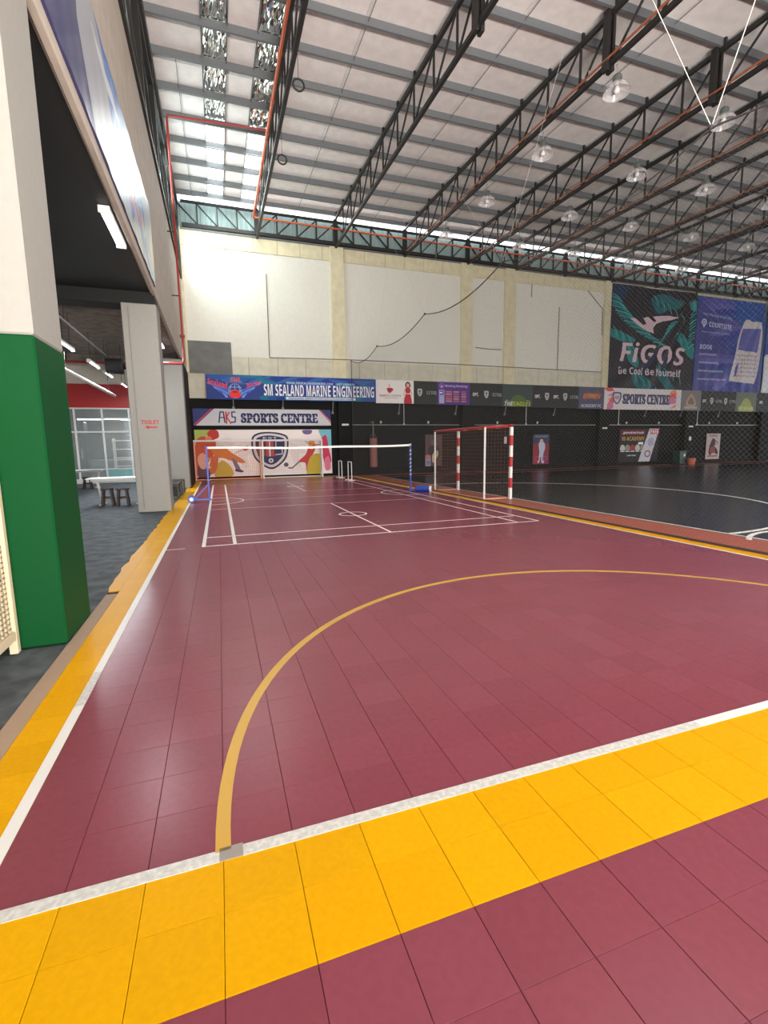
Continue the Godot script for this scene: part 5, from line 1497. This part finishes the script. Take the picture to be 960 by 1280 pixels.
# ------------------------------------------------------------------ lamps, pipes, small fittings
func fittings() -> void:
	# high bay lamps hanging from the trusses
	var lg := mat("lamp_glass", Color(.9, .88, .89, .3), .14)
	lg.transparency = BaseMaterial3D.TRANSPARENCY_ALPHA
	mat("lamp_cap", c8(96, 104, 100), .5, .4)
	var first: Node3D = null
	var spots := []
	var tn := ["third", "fourth", "fifth", "sixth", "seventh"]
	var zn := [[-2.75, "under its joint post"], [-5.6, "second out from its joint post"], [-8.8, "third out from its joint post"], [-12.1, "nearest the back wall"]]
	for i in 5:
		for z in zn:
			spots.append([TRUSS[i + 2] + .03, z[0], "lamp under the %s truss from the left wall, %s" % [tn[i], z[1]]])
	for q in spots:
		var at := Vector3(q[0], chord_lo(q[1]) - .055 - .84, q[1])
		if first == null:
			first = thing("high_bay_lamp", q[2], "lamp", at, "high bay lamps under the roof trusses")
			part(first, "bell", B.new().lathe([Vector2(.10, .34), Vector2(.17, .31), Vector2(.26, .23), Vector2(.31, .12), Vector2(.32, .1), Vector2(.30, .12), Vector2(.24, .22), Vector2(.15, .29), Vector2(.09, .31)], 24).mesh(), M.lamp_glass)
			part(first, "bulb", B.new().lathe([Vector2(0, .08), Vector2(.05, .1), Vector2(.07, .17), Vector2(.04, .26), Vector2(.03, .34)], 14).mesh(), M.white_paint)
			part(first, "ballast", B.new().lathe([Vector2(0, .34), Vector2(.11, .34), Vector2(.11, .46), Vector2(.09, .5), Vector2(.03, .52), Vector2(0, .52)], 16).mesh(), M.lamp_cap)
			var hp := [Vector3(0, .52, 0)]
			for k in 9:
				hp.append(Vector3(.0, .74 - .04 + .06 * sin(k / 8.0 * PI), .05 * cos(k / 8.0 * PI) - .05))
			part(first, "hook", B.new().tube(hp, .01, 6).mesh(), M.silver)
			part(first, "drop_rod", B.new().tube([Vector3(0, .52, 0), Vector3(0, .86, 0)], .008, 5).mesh(), M.silver)
		else:
			copy(first, at, q[2])
	# fire pipes
	var p := thing("fire_pipe", "red fire pipe rising on the left wall and crossing to the first truss", "pipe", Vector3(-.64, 4.4, -10.4))
	var o := p.position
	part(p, "riser", B.new().tube([Vector3(-.64, 4.55, -10.45) - o, Vector3(-.64, 11.94, -10.3) - o, Vector3(-.62, 12.0, -10.28) - o, Vector3(-.56, 12.02, -10.27) - o], .035, 10).mesh(), M.pipe_red)
	part(p, "cross_pipe", B.new().tube([Vector3(-.58, 12.02, -10.27) - o, Vector3(2.48, 12.05, -10.1) - o], .035, 10).mesh(), M.pipe_red)
	part(p, "foot_bend", B.new().tube([Vector3(-.64, 4.6, -10.45) - o, Vector3(-.66, 4.46, -10.45) - o, Vector3(-.74, 4.4, -10.45) - o, Vector3(-1.3, 4.4, -10.45) - o], .04, 10).mesh(), M.pipe_red)
	part(p, "valve", B.new().box(Vector3(-.64, 5.3, -10.4) - o, Vector3(.16, .1, .1), .02).mesh(), M.pipe_red)
	for y in [6.6, 8.6, 10.6]:
		part(p, "wall_clip", B.new().bar(Vector3(-.62, y, -10.4) - o, Vector3(-.9, y, -10.4) - o, .03, .03).mesh(), M.steel_black)
	var q := thing("sprinkler_main", "orange sprinkler main running along the first roof truss", "pipe", Vector3(2.48, 11.9, -4))
	o = q.position
	part(q, "main", B.new().tube([Vector3(2.46, 12.15, -16.7) - o, Vector3(2.46, 11.6, 4.0) - o], .05, 10).mesh(), M.pipe_orange)
	for z in [-14.0, -12.0, -10.1, -8.5, -6.6, -4.6]:
		part(q, "coupling", B.new().tube([Vector3(2.46, 12.15 - .0266 * (z + 16.7), z - .06) - o, Vector3(2.46, 12.15 - .0266 * (z + 16.7), z + .06) - o], .062, 10).mesh(), M.pipe_orange)
	var r := thing("branch_pipe", "orange pipe along the eaves truss above the back wall", "pipe", Vector3(20, 12.1, ZB + .30))
	part(r, "pipe", B.new().tube([Vector3(-17.5, .04, .05), Vector3(22, -.06, 0)], .04, 8).mesh(), M.pipe_orange)
	for i in 5:
		var bp := thing("sprinkler_branch", "thin orange sprinkler pipe along the %s truss from the left wall" % tn[i], "pipe", Vector3(TRUSS[i + 2] - .1, 11, -6), "sprinkler pipes on the trusses")
		o = bp.position
		part(bp, "pipe", B.new().tube([Vector3(o.x, chord_lo(-16.4) + .09, -16.4) - o, Vector3(o.x, chord_lo(2) + .09, 2) - o], .028, 8).mesh(), M.pipe_rust)
		for z in [-15.0, -12.0, -9.0, -6.0, -3.6]:
			part(bp, "sprinkler_head", B.new().tube([Vector3(o.x, chord_lo(z) + .09, z) - o, Vector3(o.x, chord_lo(z) + .22, z) - o], .018, 6).mesh(), M.silver)
	# black rings hanging from the first truss
	for z in [[-4.7, "nearer the camera"], [-7.75, "nearer the back wall"]]:
		var g := thing("hanging_ring", "small black ring hung beside the first truss, " + z[1], "ring", Vector3(2.58, 9.8, z[0]))
		var c := []
		for k in 25:
			c.append(Vector3(0, .13 + .13 * sin(TAU * k / 24), .0) + Vector3(.13 * cos(TAU * k / 24), 0, 0))
		part(g, "hoop", B.new().tube(c, .022, 8, false).mesh(), M.rubber)
		part(g, "wire", B.new().tube([Vector3(0, .26, 0), Vector3(0, chord_lo(z[0]) - 9.82, 0)], .006, 5).mesh(), M.steel_black)
	# conduits on the white plaster
	var wires := [["thin conduit dropping beside the first pilaster and running along the wall", [[2.95, 9.8], [2.93, 5.92], [7.05, 5.96], [13.4, 5.98], [23.3, 5.92]]], ["short vertical conduit in the bay right of the third pilaster", [[20.06, 9.6], [20.06, 5.95]]], ["dark cable slanting to the dark leafy banner", [[22.1, 10.75], [23.3, 9.75], [23.35, 8.2]]], ["short dark cable between the second and third pilasters", [[14.4, 7.0], [15.2, 6.94], [16.1, 6.95]]], ["short dark cable hanging below the beam right of the third pilaster", [[18.1, 11.2], [18.08, 10.0]]]]
	for w in wires:
		var c := thing("wall_conduit", w[0], "conduit", Vector3(w[1][0][0], w[1][w[1].size() - 1][1], ZB + .02))
		var pts := []
		for e in w[1]:
			pts.append(Vector3(e[0], e[1], ZB + (.19 if w[1].size() == 5 and e[0] > 5 else .02)) - c.position)
		for k in pts.size() - 1:
			part(c, "pipe", B.new().tube([pts[k], pts[k + 1]], .022, 6).mesh(), mat("conduit_grey", c8(110, 100, 94), .6) if not M.has("conduit_grey") else M.conduit_grey)
	# silver conduit line on the black wall
	for s in [[7.05, 13.4, 10.0, "first bay beside the punch bag"], [14.3, 23.15, 17.9, "second bay behind the striped goal"], [24.05, 30.55, 25.0, "bay of the hanging fabric poster"], [31.55, 38.05, 32.0, "bay of the narrow pale poster"]]:
		var c := thing("silver_conduit", "thin silver conduit on the black wall in the " + s[3], "conduit", Vector3(s[0], 2.66, ZB + .03))
		part(c, "pipe", B.new().tube([Vector3(0, 0, 0), Vector3(s[1] - s[0], 0, 0)], .022, 6).mesh(), M.silver)
		part(c, "riser", B.new().tube([Vector3(s[2] - s[0], 0, 0), Vector3(s[2] - s[0], 1.15, 0)], .02, 6).mesh(), M.silver)
		part(c, "junction_box", B.new().box(Vector3(s[2] - s[0], .04, .01), Vector3(.09, .12, .05), .01).mesh(), M.silver)
		for x in [1.6, 4.4]:
			if s[0] + x < s[1] and absf(s[0] + x - s[2]) > .3:
				part(c, "spot_head", B.new().tube([Vector3(x, .08, .02), Vector3(x, .2, .04)], .05, 10).mesh(), M.white_paint)
	for e in [[6.6, 2.6, -16.66, "first black pilaster"], [23.62, 2.4, -16.66, "pilaster left of the fabric poster"], [31.05, 2.5, -16.66, "pilaster right of the green bin"]]:
		var l := thing("emergency_light", "small white emergency light on the " + e[3], "emergency light", Vector3(e[0], e[1], e[2] - .03))
		part(l, "case", B.new().box(Vector3(0, .05, .03), Vector3(.36, .1, .07), .015).mesh(), M.white_paint)
		part(l, "lens", B.new().box(Vector3(0, .04, .07), Vector3(.28, .05, .015), .005).mesh(), M.silver)
	var sw := thing("switch_box", "white switch box on the pilaster right of the green bin", "switch", Vector3(31.05, 1.62, -16.69))
	part(sw, "case", B.new().box(Vector3(0, .11, .03), Vector3(.16, .26, .06), .01).mesh(), M.white_paint)
	part(sw, "rocker", B.new().box(Vector3(0, .12, .065), Vector3(.06, .1, .015), .004).mesh(), M.silver)
